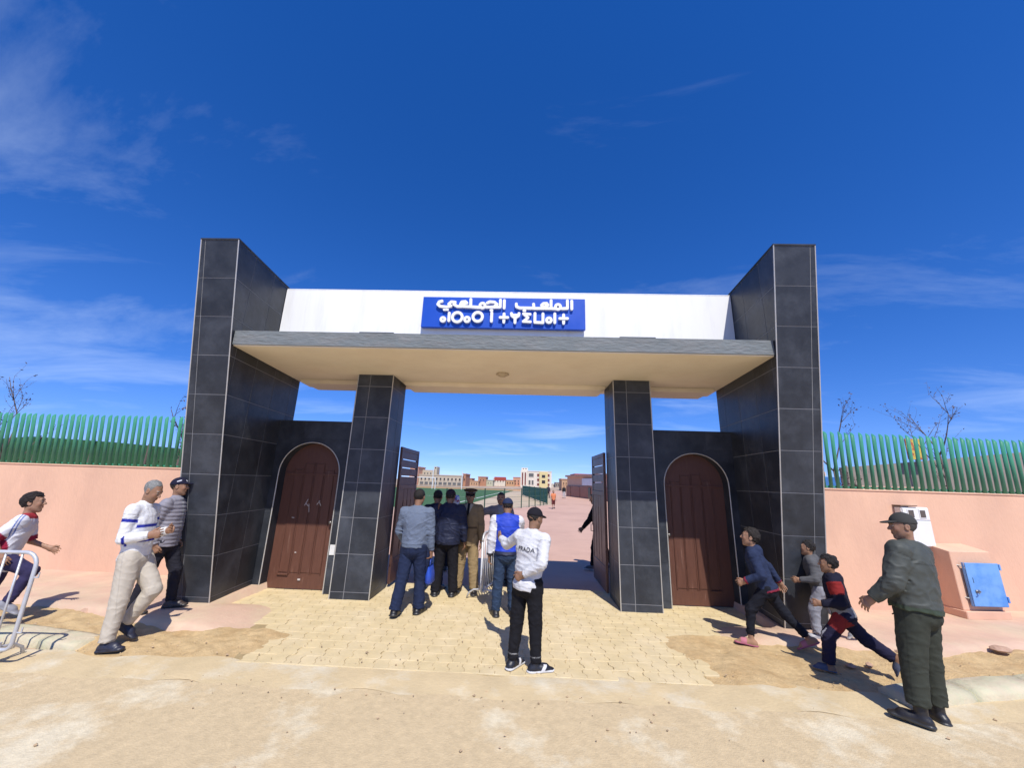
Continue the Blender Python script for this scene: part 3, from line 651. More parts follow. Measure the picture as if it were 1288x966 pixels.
# housing: sloping top, sides, back; plinth wider
dp = .40; wd_ = .74; hh = .98
prof = [(-.001, 0.12), (-.001, hh+.10), (-dp+.02, hh+.02), (-dp, .12)]
MB().prism([(0, y, z) for y, z in prof], (wd_, 0, 0)).build('housing', m_wall, e, bevel=.008)
MB().box(-.02, wd_+.02, -dp-.05, -.001, 0, .119).build('plinth', m_wall, e, bevel=.01)
dr = MB().box(0, .56, -.018, 0, 0, .64).build('door', m_bd, e, bevel=.005); dr.location = (.12, -dp-.06, .20); dr.rotation_euler = (R(-1), 0, R(-3))
fr = MB(); fr.box(-.006, .566, .0015, .03, -.006, .0); fr.box(-.006, .0, .0015, .03, .0005, .64); fr.build('door_frame', m_bd, dr)
for z in (.06, .54):
    MB().box(.56, .585, -.03, .02, z, z+.09).build('hinge', m_bd, dr, bevel=.003)
    MB().tube([(.02, .01, z+.04), (-.08, .10, z+.06), (-.11, .10, z+.06)], .010, 6).build('latch_arm', m_brass, dr)
lk = MB().lathe([(.001, 0), (.024, 0), (.024, .012), (.012, .02), (.012, .034), (.001, .035)], n=10).build('lock', m_brass, dr); lk.location = (.085, -.0185, .22); lk.rotation_euler = (R(90), 0, 0)
MB().tube([(.085, -.05, .25), (.10, -.065, .22), (.06, -.065, .20), (.085, -.05, .19)], .007, 6).build('padlock', m_brass, dr)
MB().box(.07, .078, -.020, -.0185, .34, .42).build('slot', mat('slot_black', (.02, .02, .02), .8), dr)

# ================================================================== things behind the walls
m_net = mat('green_shade_net', (.012, .075, .022), .85, .25, 3., .3, 30., col2=(.02, .10, .03), c2scale=2.)
m_gwall = mat('grey_block_wall', (.27, .235, .20), .9, .08, 1.5, .3, 20.)
m_bark = mat('sapling_bark', (.13, .10, .085), .9, .2, 20.); m_dryleaf = mat('dry_leaf', (.10, .055, .035), .8, .3, 15., obj_var=.2)
def screen(name, label, cat, pxs, Y, thick, material, postmat, nposts):
    pts = [ony(px, py, Y) for px, py in pxs]; x0 = pts[0][0]
    e = tag(empty(name, (x0, Y, 0)), label, cat)
    for i in range(len(pts)-1):
        a, b_ = pts[i], pts[i+1]
        MB().prism([(a[0]-x0, 0, .3), (b_[0]-x0, 0, .3), (b_[0]-x0, 0, b_[2]), (a[0]-x0, 0, a[2])], (0, thick, 0)).build('panel', material, e)
    for k in range(nposts):
        t = k/(nposts-1); x = pts[0][0]+(pts[-1][0]-pts[0][0])*t; z = np.interp(x, [p[0] for p in pts], [p[2] for p in pts])
        MB().tube([(x-x0, -.05, 0), (x-x0, -.05, z+.05)], .03, 8).build('post', postmat, e)
    return e
screen('shade_net_screen', 'dark green shade net screen behind the picket fence by the bare sapling', 'screen', [(-160, 566), (-60, 556), (40, 549), (140, 556), (245, 566), (330, 574)], 6., .06, m_net, m_bark, 8)
sc_ = screen('block_wall', 'grey block wall with a sloping top behind the fence over the meter box', 'wall', [(1063, 588), (1130, 583), (1288, 569), (1420, 556)], 6.5, .25, m_gwall, m_gwall, 2)
# far lower sheds glimpsed through the right fence
p = ony(1040, 612, 9.); e = tag(empty('white_shed', (p[0], 9., 0)), 'low white shed with blue top band seen through pickets beside the tower', 'shed')
MB().box(-.9, .55, 0, 2.5, 0, 2.15).build('wall', m_white, e); MB().box(-.95, .6, -.05, 2.55, 2.151, 2.55).build('roof_band', mat('shed_blue', (.06, .2, .5), .6), e)
p = ony(1152, 566, 6.2); e = tag(empty('yellow_board', (p[0], 6.2, 0)), 'small yellow and red board on a pole rising behind the fence', 'sign')
MB().box(-.28, .28, -.02, .02, p[2]-.3, p[2]+.34).build('board', mat('board_yellow', (.6, .45, .08), .7, .15, 8., col2=(.4, .08, .05), c2scale=4., c2pos=(.5, .55)), e, bevel=.004); MB().tube([(0, .05, 0), (0, .05, p[2])], .03, 8).build('pole', m_bark, e)
p = ony(1118, 614, 5.8); e = tag(empty('hut', (p[0], 5.8, 0)), 'cream and brown boarded hut glimpsed between pickets near the meter box', 'hut')
MB().box(-.75, .75, 0, .6, 0, 2.0).build('wall', mat('hut_brown', (.22, .11, .06), .9, .1, 5.), e); MB().box(-.85, .85, -.05, .65, 2.001, 2.22).build('roof', mat('hut_cream', (.6, .42, .3), .9, .1, 5.), e)
def sapling(px, ptop, Y, label, seed, spread=1.0, name='bare_sapling'):
    rg = random.Random(seed); top = ony(px, ptop, Y); e = tag(empty(name, (top[0], Y, -.03)), label, 'tree', 'bare young trees behind the walls')
    H_ = top[2]+.03; tr = MB(); br = MB(); lf = MB()
    def grow(p, d, ln, r, lev):
        pts = [p]; q = p.copy(); dd_ = d.copy()
        for k in range(4):
            jj = .035 if lev == 0 else .10; dd_ = dd_+np.array([rg.gauss(0, jj), rg.gauss(0, jj), .06]); dd_ /= np.linalg.norm(dd_); q = q+dd_*ln/4; pts.append(q.copy())
        (tr if lev == 0 else br).tube(pts, [r*(1-.16*k) for k in range(5)], 6 if lev == 0 else 5)
        if lev < 3:
            for k in range((4, 4, 3)[lev]):
                i = rg.randint(1 if lev else 2, 4); a = rg.random()*6.28; sp = rg.uniform(.45, .85)*spread
                nd = dd_*1.0+sp*np.array([math.cos(a), math.sin(a), .1]); nd /= np.linalg.norm(nd); grow(pts[i].copy(), nd, ln*(rg.uniform(.36, .52) if lev == 0 else rg.uniform(.42, .62)), r*.42, lev+1)
        if lev >= 1:
            for k in range(4 if lev >= 2 else 2):
                c = pts[rg.randint(1, 4)]+np.array([rg.gauss(0, .03) for _ in range(3)]); u_ = np.array([rg.gauss(0, 1) for _ in range(3)]); u_ /= np.linalg.norm(u_); w_ = np.cross(u_, [rg.gauss(0, 1) for _ in range(3)]); w_ /= np.linalg.norm(w_)+1e-9; s_ = rg.uniform(.012, .028)
                lf.add([c-u_*s_*1.5, c+w_*s_*.6, c+u_*s_*1.5, c-w_*s_*.6], [(0, 1, 2, 3)])
    grow(np.zeros(3), np.array([0, 0, 1.]), H_*.62, .045, 0)
    tr.build('trunk', m_bark, e, True); br.build('branches', m_bark, e, True); tag(lf.build('leaves', m_dryleaf, e), kind='stuff')
    return e
sapling(42, 447, 4., 'bare young tree rising behind the fence near the shade net', 3, .9)
sapling(1168, 484, 4.2, 'bare young tree with a few dry leaves behind the fence over the meter box', 12, 1.1)
sapling(238, 478, 3.2, 'thin bare young tree partly hidden by the tower near the quilted jacket man', 22, .8)
sapling(1040, 512, 3.4, 'thin bare young tree partly hidden by the tower near the running boys', 31, .8)

# ================================================================== far background
def building(name, label, px0, px1, ptop, Y, depth, material, rows=(), roof=None, group='far town buildings', extra=None, z0=-.07, parent=None, part='bay'):
    a = ony(px0, ptop, Y); b_ = ony(px1, ptop, Y); xm = (a[0]+b_[0])/2; hw = (b_[0]-a[0])/2; zt = (a[2]+b_[2])/2
    if parent is not None:         # a bay or roof room of the parent block: one part with its windows as sub-parts
        zt -= z0; w0 = MB().box(-hw, hw, 0, depth, .0, zt).build(part, material, parent); pl = parent.location; w0.location = (xm-pl[0], Y-pl[1], 0)
        for (za_, zb_, nwin, wfrac, m_w, x0f, x1f) in rows:
            xs = np.linspace(-hw+2*hw*x0f, -hw+2*hw*x1f, nwin+1)
            for i in range(nwin):
                c = (xs[i]+xs[i+1])/2; w = (xs[i+1]-xs[i])*wfrac/2; MB().box(c-w, c+w, -.06, -.002, za_*zt, zb_*zt).build('window', m_w, w0)
        return w0
    e = tag(empty(name, (xm, Y, z0)), label, 'building', group); zt -= z0
    MB().box(-hw, hw, 0, depth, 0, zt).build('wall', material, e)
    MB().box(-hw-.15, hw+.15, -.15, depth+.15, zt+.001, zt+.35).build('roof', roof or material, e)
    for (za_, zb_, nwin, wfrac, m_w, x0f, x1f) in rows:
        xs = np.linspace(-hw+2*hw*x0f, -hw+2*hw*x1f, nwin+1)
        for i in range(nwin):
            c = (xs[i]+xs[i+1])/2; w = (xs[i+1]-xs[i])*wfrac/2
            wf = MB().box(c-w, c+w, -.06, -.002, za_*zt, zb_*zt).build('window', m_w, e)
            MB().box(c-w*1.15, c+w*1.15, -.16, -.062, za_*zt-.16, za_*zt-.01).build('sill', material, wf)
    return e
m_bg = mat('beige_block', (.46, .40, .30), .9, .06, .3, col2=(.42, .36, .28), c2scale=.2); m_by = mat('yellow_house', (.62, .52, .26), .9, .05, .3); m_bw = mat('white_house', (.66, .60, .50), .9, .05, .3)
m_br = mat('raw_brick', (.40, .20, .12), .95, .12, .5); m_bp = mat('pink_house', (.56, .30, .20), .9, .08, .3); m_bo = mat('ochre_house', (.48, .30, .18), .95, .1, .4); m_bgn = mat('pale_green_house', (.44, .44, .32), .9, .06, .3)
m_win = mat('dark_window', (.035, .03, .03), .25, .1, 3.); m_wing = mat('grey_window', (.12, .12, .11), .25, .1, 3.); m_wred = mat('red_shutter', (.16, .035, .03), .6); m_redroof = mat('red_roof', (.33, .06, .04), .8, .1, 1.)
# left long block with ground floor arcade, salmon wing, rooftop room
lb = building('town_building', 'long beige two storey block with a row of small windows beyond the pitch', 527, 582, 598.5, 140, 14, m_bg,
         [(.56, .78, 11, .38, m_win, .02, .98), (.10, .36, 9, .72, m_wing, .02, .98)])
building('town_building', 'salmon three storey wing at the end of the long beige block', 516, 526.8, 588, 139, 10, m_bp, [(.72, .84, 1, .4, m_wred, .15, .85), (.46, .6, 1, .4, m_wred, .15, .85), (.1, .36, 2, .7, m_wing, .05, .95)])
building('town_building', '', 527, 546, 591, 145, 8, m_bg, [(.72, .82, 4, .4, m_wing, .1, .9)], parent=lb, part='upper_storey')
building('town_building', '', 546.2, 550, 587, 146, 5, m_bg, [(.9, .96, 1, .5, m_win, .1, .9)], parent=lb, part='roof_room')
building('town_building', 'brick red shed end next to the long beige block', 582.6, 586, 597, 142, 12, m_br, [(.5, .65, 1, .5, m_win, .1, .9)])
building('town_building', 'low raw brick row with uneven roof beyond the pitch', 585, 602, 605.5, 170, 14, m_bo, [(.4, .65, 5, .35, m_win, .05, .95)])
building('town_building', 'brick gable set back above the low brick row', 587, 594, 602.5, 186, 10, m_br, [(.6, .8, 2, .35, m_win, .1, .9)])
building('town_building', 'square unfinished brick house beside the pale green house', 601.5, 611.5, 600.5, 176, 10, m_br, [(.6, .75, 2, .25, m_win, .1, .9)])
building('town_building', 'plain pale green house between brick house and white house', 611.8, 620, 604.5, 178, 10, m_bgn, [(.5, .66, 2, .25, m_win, .1, .9)])
building('town_building', 'small white house with red tiled lower roof beyond the pitch', 620.4, 635.5, 602, 200, 12, m_bw, [(.6, .76, 4, .35, m_win, .05, .95)])
o = MB().box(-3.2, 2.6, -3, -.3, 2.6, 4.4).build('town_building', m_redroof); o.location = (ony(630, 606, 196)[0], 196, 0); tag(o, 'low red roofed annex in front of the small white house', 'building', 'far town buildings')
building('town_building', 'pinkish ochre house left of the tall cream block', 636.5, 647, 604.5, 205, 12, m_bo, [(.45, .7, 3, .4, m_win, .05, .95)])
building('town_building', 'salmon house with flat roof touching the tall cream block', 645.5, 655, 601, 212, 12, m_bp, [(.55, .7, 2, .3, m_win, .1, .9), (.2, .4, 2, .3, m_win, .1, .9)])
tall = building('town_building', 'tall cream apartment block with yellow centre and dark window columns', 663.5, 694, 593.5, 190, 14, m_bw,
         [(.66, .88, 1, .8, m_wing, .03, .28), (.16, .44, 2, .62, m_wing, .03, .28), (.70, .86, 3, .44, m_wred, .34, .97), (.40, .56, 3, .44, m_wred, .34, .97), (.12, .26, 3, .44, m_wred, .34, .97)])
building('town_building', '', 655, 663.4, 592, 189.6, 12, m_bw, [(.12, .88, 2, .46, m_wred, .08, .92)], parent=tall, part='stair_bay')
building('town_building', '', 678.5, 689, 593.7, 189.4, .599, m_by, [(.62, .8, 1, .5, m_win, .1, .9), (.26, .46, 1, .5, m_win, .1, .9)], parent=tall, part='yellow_bay')
building('town_building', '', 656, 664, 588.5, 196, 5, m_bw, [(.93, .97, 2, .4, m_win, .1, .9)], parent=tall, part='roof_room')
building('town_building', 'small white cube house at the end of the track', 694.5, 698.5, 609.2, 230, 8, m_bw, [(.4, .7, 1, .4, m_win, .1, .9)])
building('town_building', 'grey row houses beyond the end of the track', 698.6, 706.5, 607.6, 225, 8, m_gwall, [(.4, .7, 3, .4, m_win, .05, .95)])
building('town_building', 'ochre house behind the long salmon stand building', 706.5, 724, 603.8, 118, 9, m_bo, [(.6, .75, 5, .3, m_win, .05, .95)])
building('town_building', 'dark red walled house rising behind the salmon stand building', 723.5, 750, 598.0, 100, 10, m_redroof, [(.72, .84, 3, .25, m_win, .1, .9)])
# long salmon changing-room building along the right of the track
A_, B_ = onz(711.5, 624), onz(746, 628.5); dvec = B_-A_; B2 = A_+dvec*3.2
rz = math.atan2(-dvec[1], -dvec[0]); e = tag(empty('stand_building', (B2[0], B2[1], -.03), rz), 'long salmon low building with brown lower wall beside the inner track', 'building')
LN = float(np.linalg.norm(B2-A_)); m_brn = mat('brown_dado', (.36, .19, .13), .9, .1, .8)
MB().box(0, LN, -7.0, -.3, 0, 3.2).build('wall', m_wall, e); MB().box(-.3, LN+.3, -7.3, 0, 3.201, 3.5).build('roof', m_wall, e)
MB().box(0, LN, -.3, -.1, 0, 1.75).build('lower_wall', m_brn, e)
for x in np.linspace(2, LN-2, 9): MB().box(x-.45, x+.45, -.09, -.02, .0, 1.6).build('door', m_win if int(x) % 2 else m_brn, e)
MB().box(LN*.62, LN*.80, -.2, -.04, 1.9, 2.9).build('white_panel', m_white, e)
# low wall on the far edge of the pitch
a, b_ = ony(500, 611.8, 92), ony(655, 611.8, 92); e = tag(empty('low_wall', (a[0], 92, -.03)), 'low pale wall along the far edge of the green pitch', 'wall')
MB().box(-40, b_[0]-a[0], 0, .3, 0, .45).build('wall', m_bo, e); MB().box(-40, b_[0]-a[0], -.05, .35, .451, .5).build('coping', m_bw, e)
# goal
m_goal = mat('goal_white', (.75, .75, .75), .5)
for gx, gy, nm in ((526, 80., 'white goal frame on the pitch in front of the long beige block'),):
    p = ony(gx, 614, gy); e = tag(empty('goal_frame', (p[0], gy, -.02)), nm, 'goal')
    MB().tube([(-3.66, 0, 0), (-3.66, 0, 2.44)], .07, 8).build('post', m_goal, e); MB().tube([(3.66, 0, 0), (3.66, 0, 2.44)], .07, 8).build('post', m_goal, e); MB().tube([(-3.66, 0, 2.44), (3.66, 0, 2.44)], .07, 8).build('crossbar', m_goal, e)
for px, wl in ((543.5, 'beside the goal frame'), (580.5, 'in front of the brick red shed end')):
    p = ony(px, 612, 86); o = MB().tube([(0, 0, 0), (0, 0, 4.2)], .09, 8).build('flood_pole', m_goal); o.location = (p[0], 86, -.03); tag(o, 'slim white pole beyond the pitch '+wl, 'pole', 'slim white poles beyond the pitch')
# wire fence with green posts around the pitch, green windscreen on the return
m_post = mat('fence_post_green', (.015, .06, .035), .6, .1, 5.); m_wind = mat('windscreen_green', (.012, .13, .085), .8, .12, 2., .2, 10.)
e = tag(empty('wire_fence', (-2.16, 21.25, -.02)), 'low wire fence on dark green posts along the inner track', 'fence')
wire = mat('fence_wire', (.10, .16, .12), .6)
fp = [onz(px, py) for px, py in ((560, 648.5), (585, 646), (609, 643.6), (634, 641.2), (655.6, 639), (665.4, 638), (673, 637), (679.5, 636), (683.8, 635.3), (688, 634.5))]
o0 = np.array([-2.16, 21.25, 0])
for q in fp: MB().tube([q-o0, q-o0+np.array([0, 0, 1.55])], .04, 8).build('post', m_post, e)
for z in (.1, .5, .9, 1.3, 1.5):
    MB().tube([q-o0+np.array([0, 0, z]) for q in fp], .008, 4).build('wire', wire, e)
c0, c1 = onz(688.3, 634.3), onz(688.3, 634.3)+np.array([-2.5, 26, 0])
e = tag(empty('windscreen_fence', (c0[0], c0[1], -.02)), 'teal green windscreen fence turning away from the wire fence corner', 'fence'); o0 = c0
prev = None
for k in range(6):
    q = c0+(c1-c0)*k/5-o0; MB().tube([q, q+np.array([0, 0, 1.6])], .04, 8).build('post', m_post, e)
    if prev is not None:
        nn = np.array([.02, 0, 0]); MB().prism([prev+np.array([0, 0, .08]), q+np.array([0, 0, .08]), q+np.array([0, 0, 1.52]), prev+np.array([0, 0, 1.52])], (-.02, 0, 0)).build('screen_panel', m_wind, e)
    prev = q

# ================================================================== crowd barriers
def barrier(label, loc_, rz, nb, length):
    e = tag(empty('crowd_barrier', loc_, rz), label, 'barrier', 'galvanised crowd barriers'); r = .019; H_ = 1.10; zb = .16; c = .14
    pts = []
    for cx, cz, a0 in ((c, H_-c, 180), (length-c, H_-c, 90), (length-c, zb+.06, 0), (c, zb+.06, 270)):
        rr = c if cz > .5 else .06; xx = cx if rr == c else (length-.06 if cx > .5 else .06)
        for k in range(6): an = R(a0-90*k/5); pts.append((xx+rr*math.cos(an), 0, cz+rr*math.sin(an)))
    pts.append(pts[0]); MB().tube(pts, r, 10).build('frame', m_steel, e, True)
    for i in range(nb):
        x = length*(i+1)/(nb+1); MB().tube([(x, 0, zb), (x, 0, H_)], .0105, 8).build('bar', m_steel, e, True)
    for x in (.16, length-.16):
        MB().tube([(x, -.30, .012), (x, -.27, .09), (x, -.18, .15), (x, 0, .17), (x, .18, .15), (x, .27, .09), (x, .30, .012)], .016, 8).build('foot', m_steel, e, True)
        MB().box(x-.035, x+.035, -.03, .03, .12, .22).build('bracket', m_steel, e)
    for z in (.32, .85):
        MB().tube([(length+.019, 0, z), (length+.06, 0, z), (length+.06, 0, z+.05)], .008, 6).build('hook', m_steel, e)
    return e
barrier('galvanised crowd barrier in front of the running boy in the white shirt', (-7.08, -2.02, -.022), R(4.5), 12, 2.25)
barrier('galvanised crowd barrier standing endwise in the gate passage', (-.24, .95, .0), R(77), 16, 1.9)

# ================================================================== people: signed-distance figures meshed with surface nets
class SDF:
    def __init__(s, lo, hi, h):
        s.h = h; s.lo = np.array(lo, np.float32)-3*h; n = np.ceil((np.array(hi)+3*h-s.lo)/h).astype(int)+1; s.n = n
        s.d = np.full(n, .2, np.float32)
        s.ax = [s.lo[i]+h*np.arange(n[i], dtype=np.float32) for i in range(3)]
    def sub(s, lo, hi):
        i0 = [max(0, int((lo[i]-s.lo[i])/s.h)) for i in range(3)]; i1 = [min(s.n[i], int((hi[i]-s.lo[i])/s.h)+2) for i in range(3)]
        if any(i1[i] <= i0[i] for i in range(3)): return None
        sl_ = tuple(slice(i0[i], i1[i]) for i in range(3))
        return sl_, s.ax[0][sl_[0]][:, None, None], s.ax[1][sl_[1]][None, :, None], s.ax[2][sl_[2]][None, None, :]
    def put(s, sl_, d, k, op):
        a = s.d[sl_]
        if op == 'sub': d = -d; hh = np.maximum(k-np.abs(a-d), 0)/k if k else 0; r = np.maximum(a, d)+hh*hh*k*.25
        else: hh = np.maximum(k-np.abs(a-d), 0)/k if k else 0; r = np.minimum(a, d)-hh*hh*k*.25
        s.d[sl_] = r
    def cone(s, a, b, ra, rb, k=.0, side=None, fx=1., fy=1., op='add', cut0=None, cut1=None):
        a, b = np.array(a, float), np.array(b, float); m = max(ra, rb)*max(fx, fy, 1)+k+3*s.h
        g = s.sub(np.minimum(a, b)-m, np.maximum(a, b)+m)
        if g is None: return s
        sl_, X, Y, Z = g; ab = b-a; L2 = float(ab@ab)+1e-9
        px, py, pz = X-a[0], Y-a[1], Z-a[2]; tr = (px*ab[0]+py*ab[1]+pz*ab[2])/L2; t = np.clip(tr, 0, 1)
        qx, qy, qz = px-t*ab[0], py-t*ab[1], pz-t*ab[2]; r = ra+(rb-ra)*t
        if side is None: d = np.sqrt(qx*qx+qy*qy+qz*qz)-r
        else:
            axn = ab/math.sqrt(L2); sd_ = np.array(side, float); sd_ = sd_-axn*(sd_@axn); sd_ /= np.linalg.norm(sd_); fr = np.cross(axn, sd_)
            u = qx*sd_[0]+qy*sd_[1]+qz*sd_[2]; v = qx*fr[0]+qy*fr[1]+qz*fr[2]; w = qx*axn[0]+qy*axn[1]+qz*axn[2]
            d = (np.sqrt((u/fx)**2+(v/fy)**2+w*w)-r)*min(fx, fy, 1)
        Ln = math.sqrt(L2)
        if cut0 is not None: d = np.maximum(d, (cut0-tr)*Ln)
        if cut1 is not None: d = np.maximum(d, (tr-cut1)*Ln)
        s.put(sl_, d.astype(np.float32), k, op); return s
    def ell(s, c, rad, Rm=None, k=0., op='add', planes=()):
        c = np.array(c, float); rad = np.array(rad, float); m = rad.max()+k+3*s.h; g = s.sub(c-m, c+m)
        if g is None: return s
        sl_, X, Y, Z = g; Rm = np.eye(3) if Rm is None else Rm
        P = [X-c[0], Y-c[1], Z-c[2]]; q = [sum(P[i]*Rm[i, j] for i in range(3)) for j in range(3)]
        k0 = np.sqrt(sum((q[j]/rad[j])**2 for j in range(3))); k1 = np.sqrt(sum((q[j]/rad[j]**2)**2 for j in range(3)))+1e-6
        d = k0*(k0-1)/k1
        for n_, o_ in planes: d = np.maximum(d, sum(P[i]*n_[i] for i in range(3))-o_)      # keep n.p<=o
        s.put(sl_, d.astype(np.float32), k, op); return s
    def halfspace(s, n_, o_):    # keep n.p<=o everywhere
        X, Y, Z = s.ax[0][:, None, None], s.ax[1][None, :, None], s.ax[2][None, None, :]
        s.d = np.maximum(s.d, (X*n_[0]+Y*n_[1]+Z*n_[2]-o_).astype(np.float32)); return s
    def displace(s, fn):
        m = np.abs(s.d) < 4*s.h; idx = np.argwhere(m); P = s.lo+idx*s.h; s.d[m] += fn(P.astype(np.float64)).astype(np.float32); return s
    def mesh(s):
        d, h = s.d, s.h; sg = d < 0
        c = np.zeros([n-1 for n in d.shape], np.int8); CO = [(i, j, k) for i in (0, 1) for j in (0, 1) for k in (0, 1)]
        nx, ny, nz = d.shape
        for i, j, k in CO: c += sg[i:nx-1+i, j:ny-1+j, k:nz-1+k]
        act = (c > 0) & (c < 8); idx = np.argwhere(act); vid = np.full(act.shape, -1, np.int64); vid[act] = np.arange(len(idx))
        acc = np.zeros((len(idx), 3)); cnt = np.zeros(len(idx))
        for a in CO:
            for ax in range(3):
                if a[ax]: continue
                b = list(a); b[ax] = 1; v0 = d[tuple((idx+a).T)]; v1 = d[tuple((idx+b).T)]; cr_ = (v0 < 0) != (v1 < 0)
                t = np.where(cr_, v0/np.where(cr_, v0-v1, 1), 0); p = np.array(a, float)[None]+np.zeros((len(idx), 1)); p[:, ax] += t
                acc[cr_] += p[cr_]; cnt[cr_] += 1
        V = s.lo+(idx+acc/np.maximum(cnt, 1)[:, None])*h
        Q = []
        for ax in range(3):
            a1, a2 = (ax+1) % 3, (ax+2) % 3; s0 = [slice(None)]*3; s1 = [slice(None)]*3; s0[ax] = slice(0, -1); s1[ax] = slice(1, None)
            for a_ in (a1, a2): s0[a_] = slice(1, -1); s1[a_] = slice(1, -1)
            A, B = sg[tuple(s0)], sg[tuple(s1)]
            for inside, flip in ((A & ~B, False), (~A & B, True)):
                e = np.argwhere(inside)
                if not len(e): continue
                e[:, a1] += 1; e[:, a2] += 1
                o1 = np.zeros(3, int); o1[a1] = 1; o2 = np.zeros(3, int); o2[a2] = 1
                q = np.stack([vid[tuple((e-o1-o2).T)], vid[tuple((e-o2).T)], vid[tuple(e.T)], vid[tuple((e-o1).T)]], 1)
                Q.append(q[:, ::-1] if flip else q)
        Q = np.concatenate(Q); Q = Q[(Q >= 0).all(1)]
        return V, Q
def np_mesh(name, V, Q, colors, material):
    me = bpy.data.meshes.new(name); nv, nq = len(V), len(Q)
    me.vertices.add(nv); me.vertices.foreach_set('co', V.astype(np.float32).ravel()); me.loops.add(nq*4); me.loops.foreach_set('vertex_index', Q.astype(np.int32).ravel())
    me.polygons.add(nq); me.polygons.foreach_set('loop_start', np.arange(0, nq*4, 4, dtype=np.int32)); me.polygons.foreach_set('loop_total', np.full(nq, 4, np.int32)); me.polygons.foreach_set('use_smooth', np.ones(nq, bool))
    at = me.attributes.new('Col', 'FLOAT_COLOR', 'POINT'); cc = np.ones((nv, 4), np.float32); cc[:, :3] = colors; at.data.foreach_set('color', cc.ravel())
    me.materials.append(material); me.update(calc_edges=True); me.validate(); return me
def join_parts(parts):
    V = np.concatenate([p[0] for p in parts]); o = 0; Q = []; C_ = []
    for v, q, c in parts: Q.append(q+o); o += len(v); C_.append(np.broadcast_to(c, (len(v), 3)))
    return V, np.concatenate(Q), np.concatenate(C_)
attr_mat('skin', .5, .06, 200., .08, .4, .06, 60.); attr_mat('cloth', .88, .22, 330., 0, .2, .08, 9.); attr_mat('knit', .95, .4, 420., 0, .1, .06, 40.); attr_mat('shell_fabric', .62, .12, 300., 0, .35, .08, 9.)
attr_mat('leather', .42, .15, 120., 0, .5, .12, 20.); attr_mat('hair', .62, .9, 210., 0, .35, .25, 90.)
def Rx(a): c, s_ = math.cos(a), math.sin(a); return np.array([[1, 0, 0], [0, c, -s_], [0, s_, c]])
def Ry(a): c, s_ = math.cos(a), math.sin(a); return np.array([[c, 0, s_], [0, 1, 0], [-s_, 0, c]])
def Rz(a): c, s_ = math.cos(a), math.sin(a); return np.array([[c, -s_, 0], [s_, c, 0], [0, 0, 1]])
def limb_dir(a, b, s): a, b = R(a), R(b); return np.array([s*math.sin(b), math.cos(b)*math.sin(a), -math.cos(b)*math.cos(a)])
def nrmz(v): return v/(np.linalg.norm(v)+1e-9)
def seg_dt(P, a, b):
    ab = b-a; t = np.clip((P-a)@ab/(ab@ab), 0, 1); return np.linalg.norm(P-a-t[:, None]*ab, axis=1), t

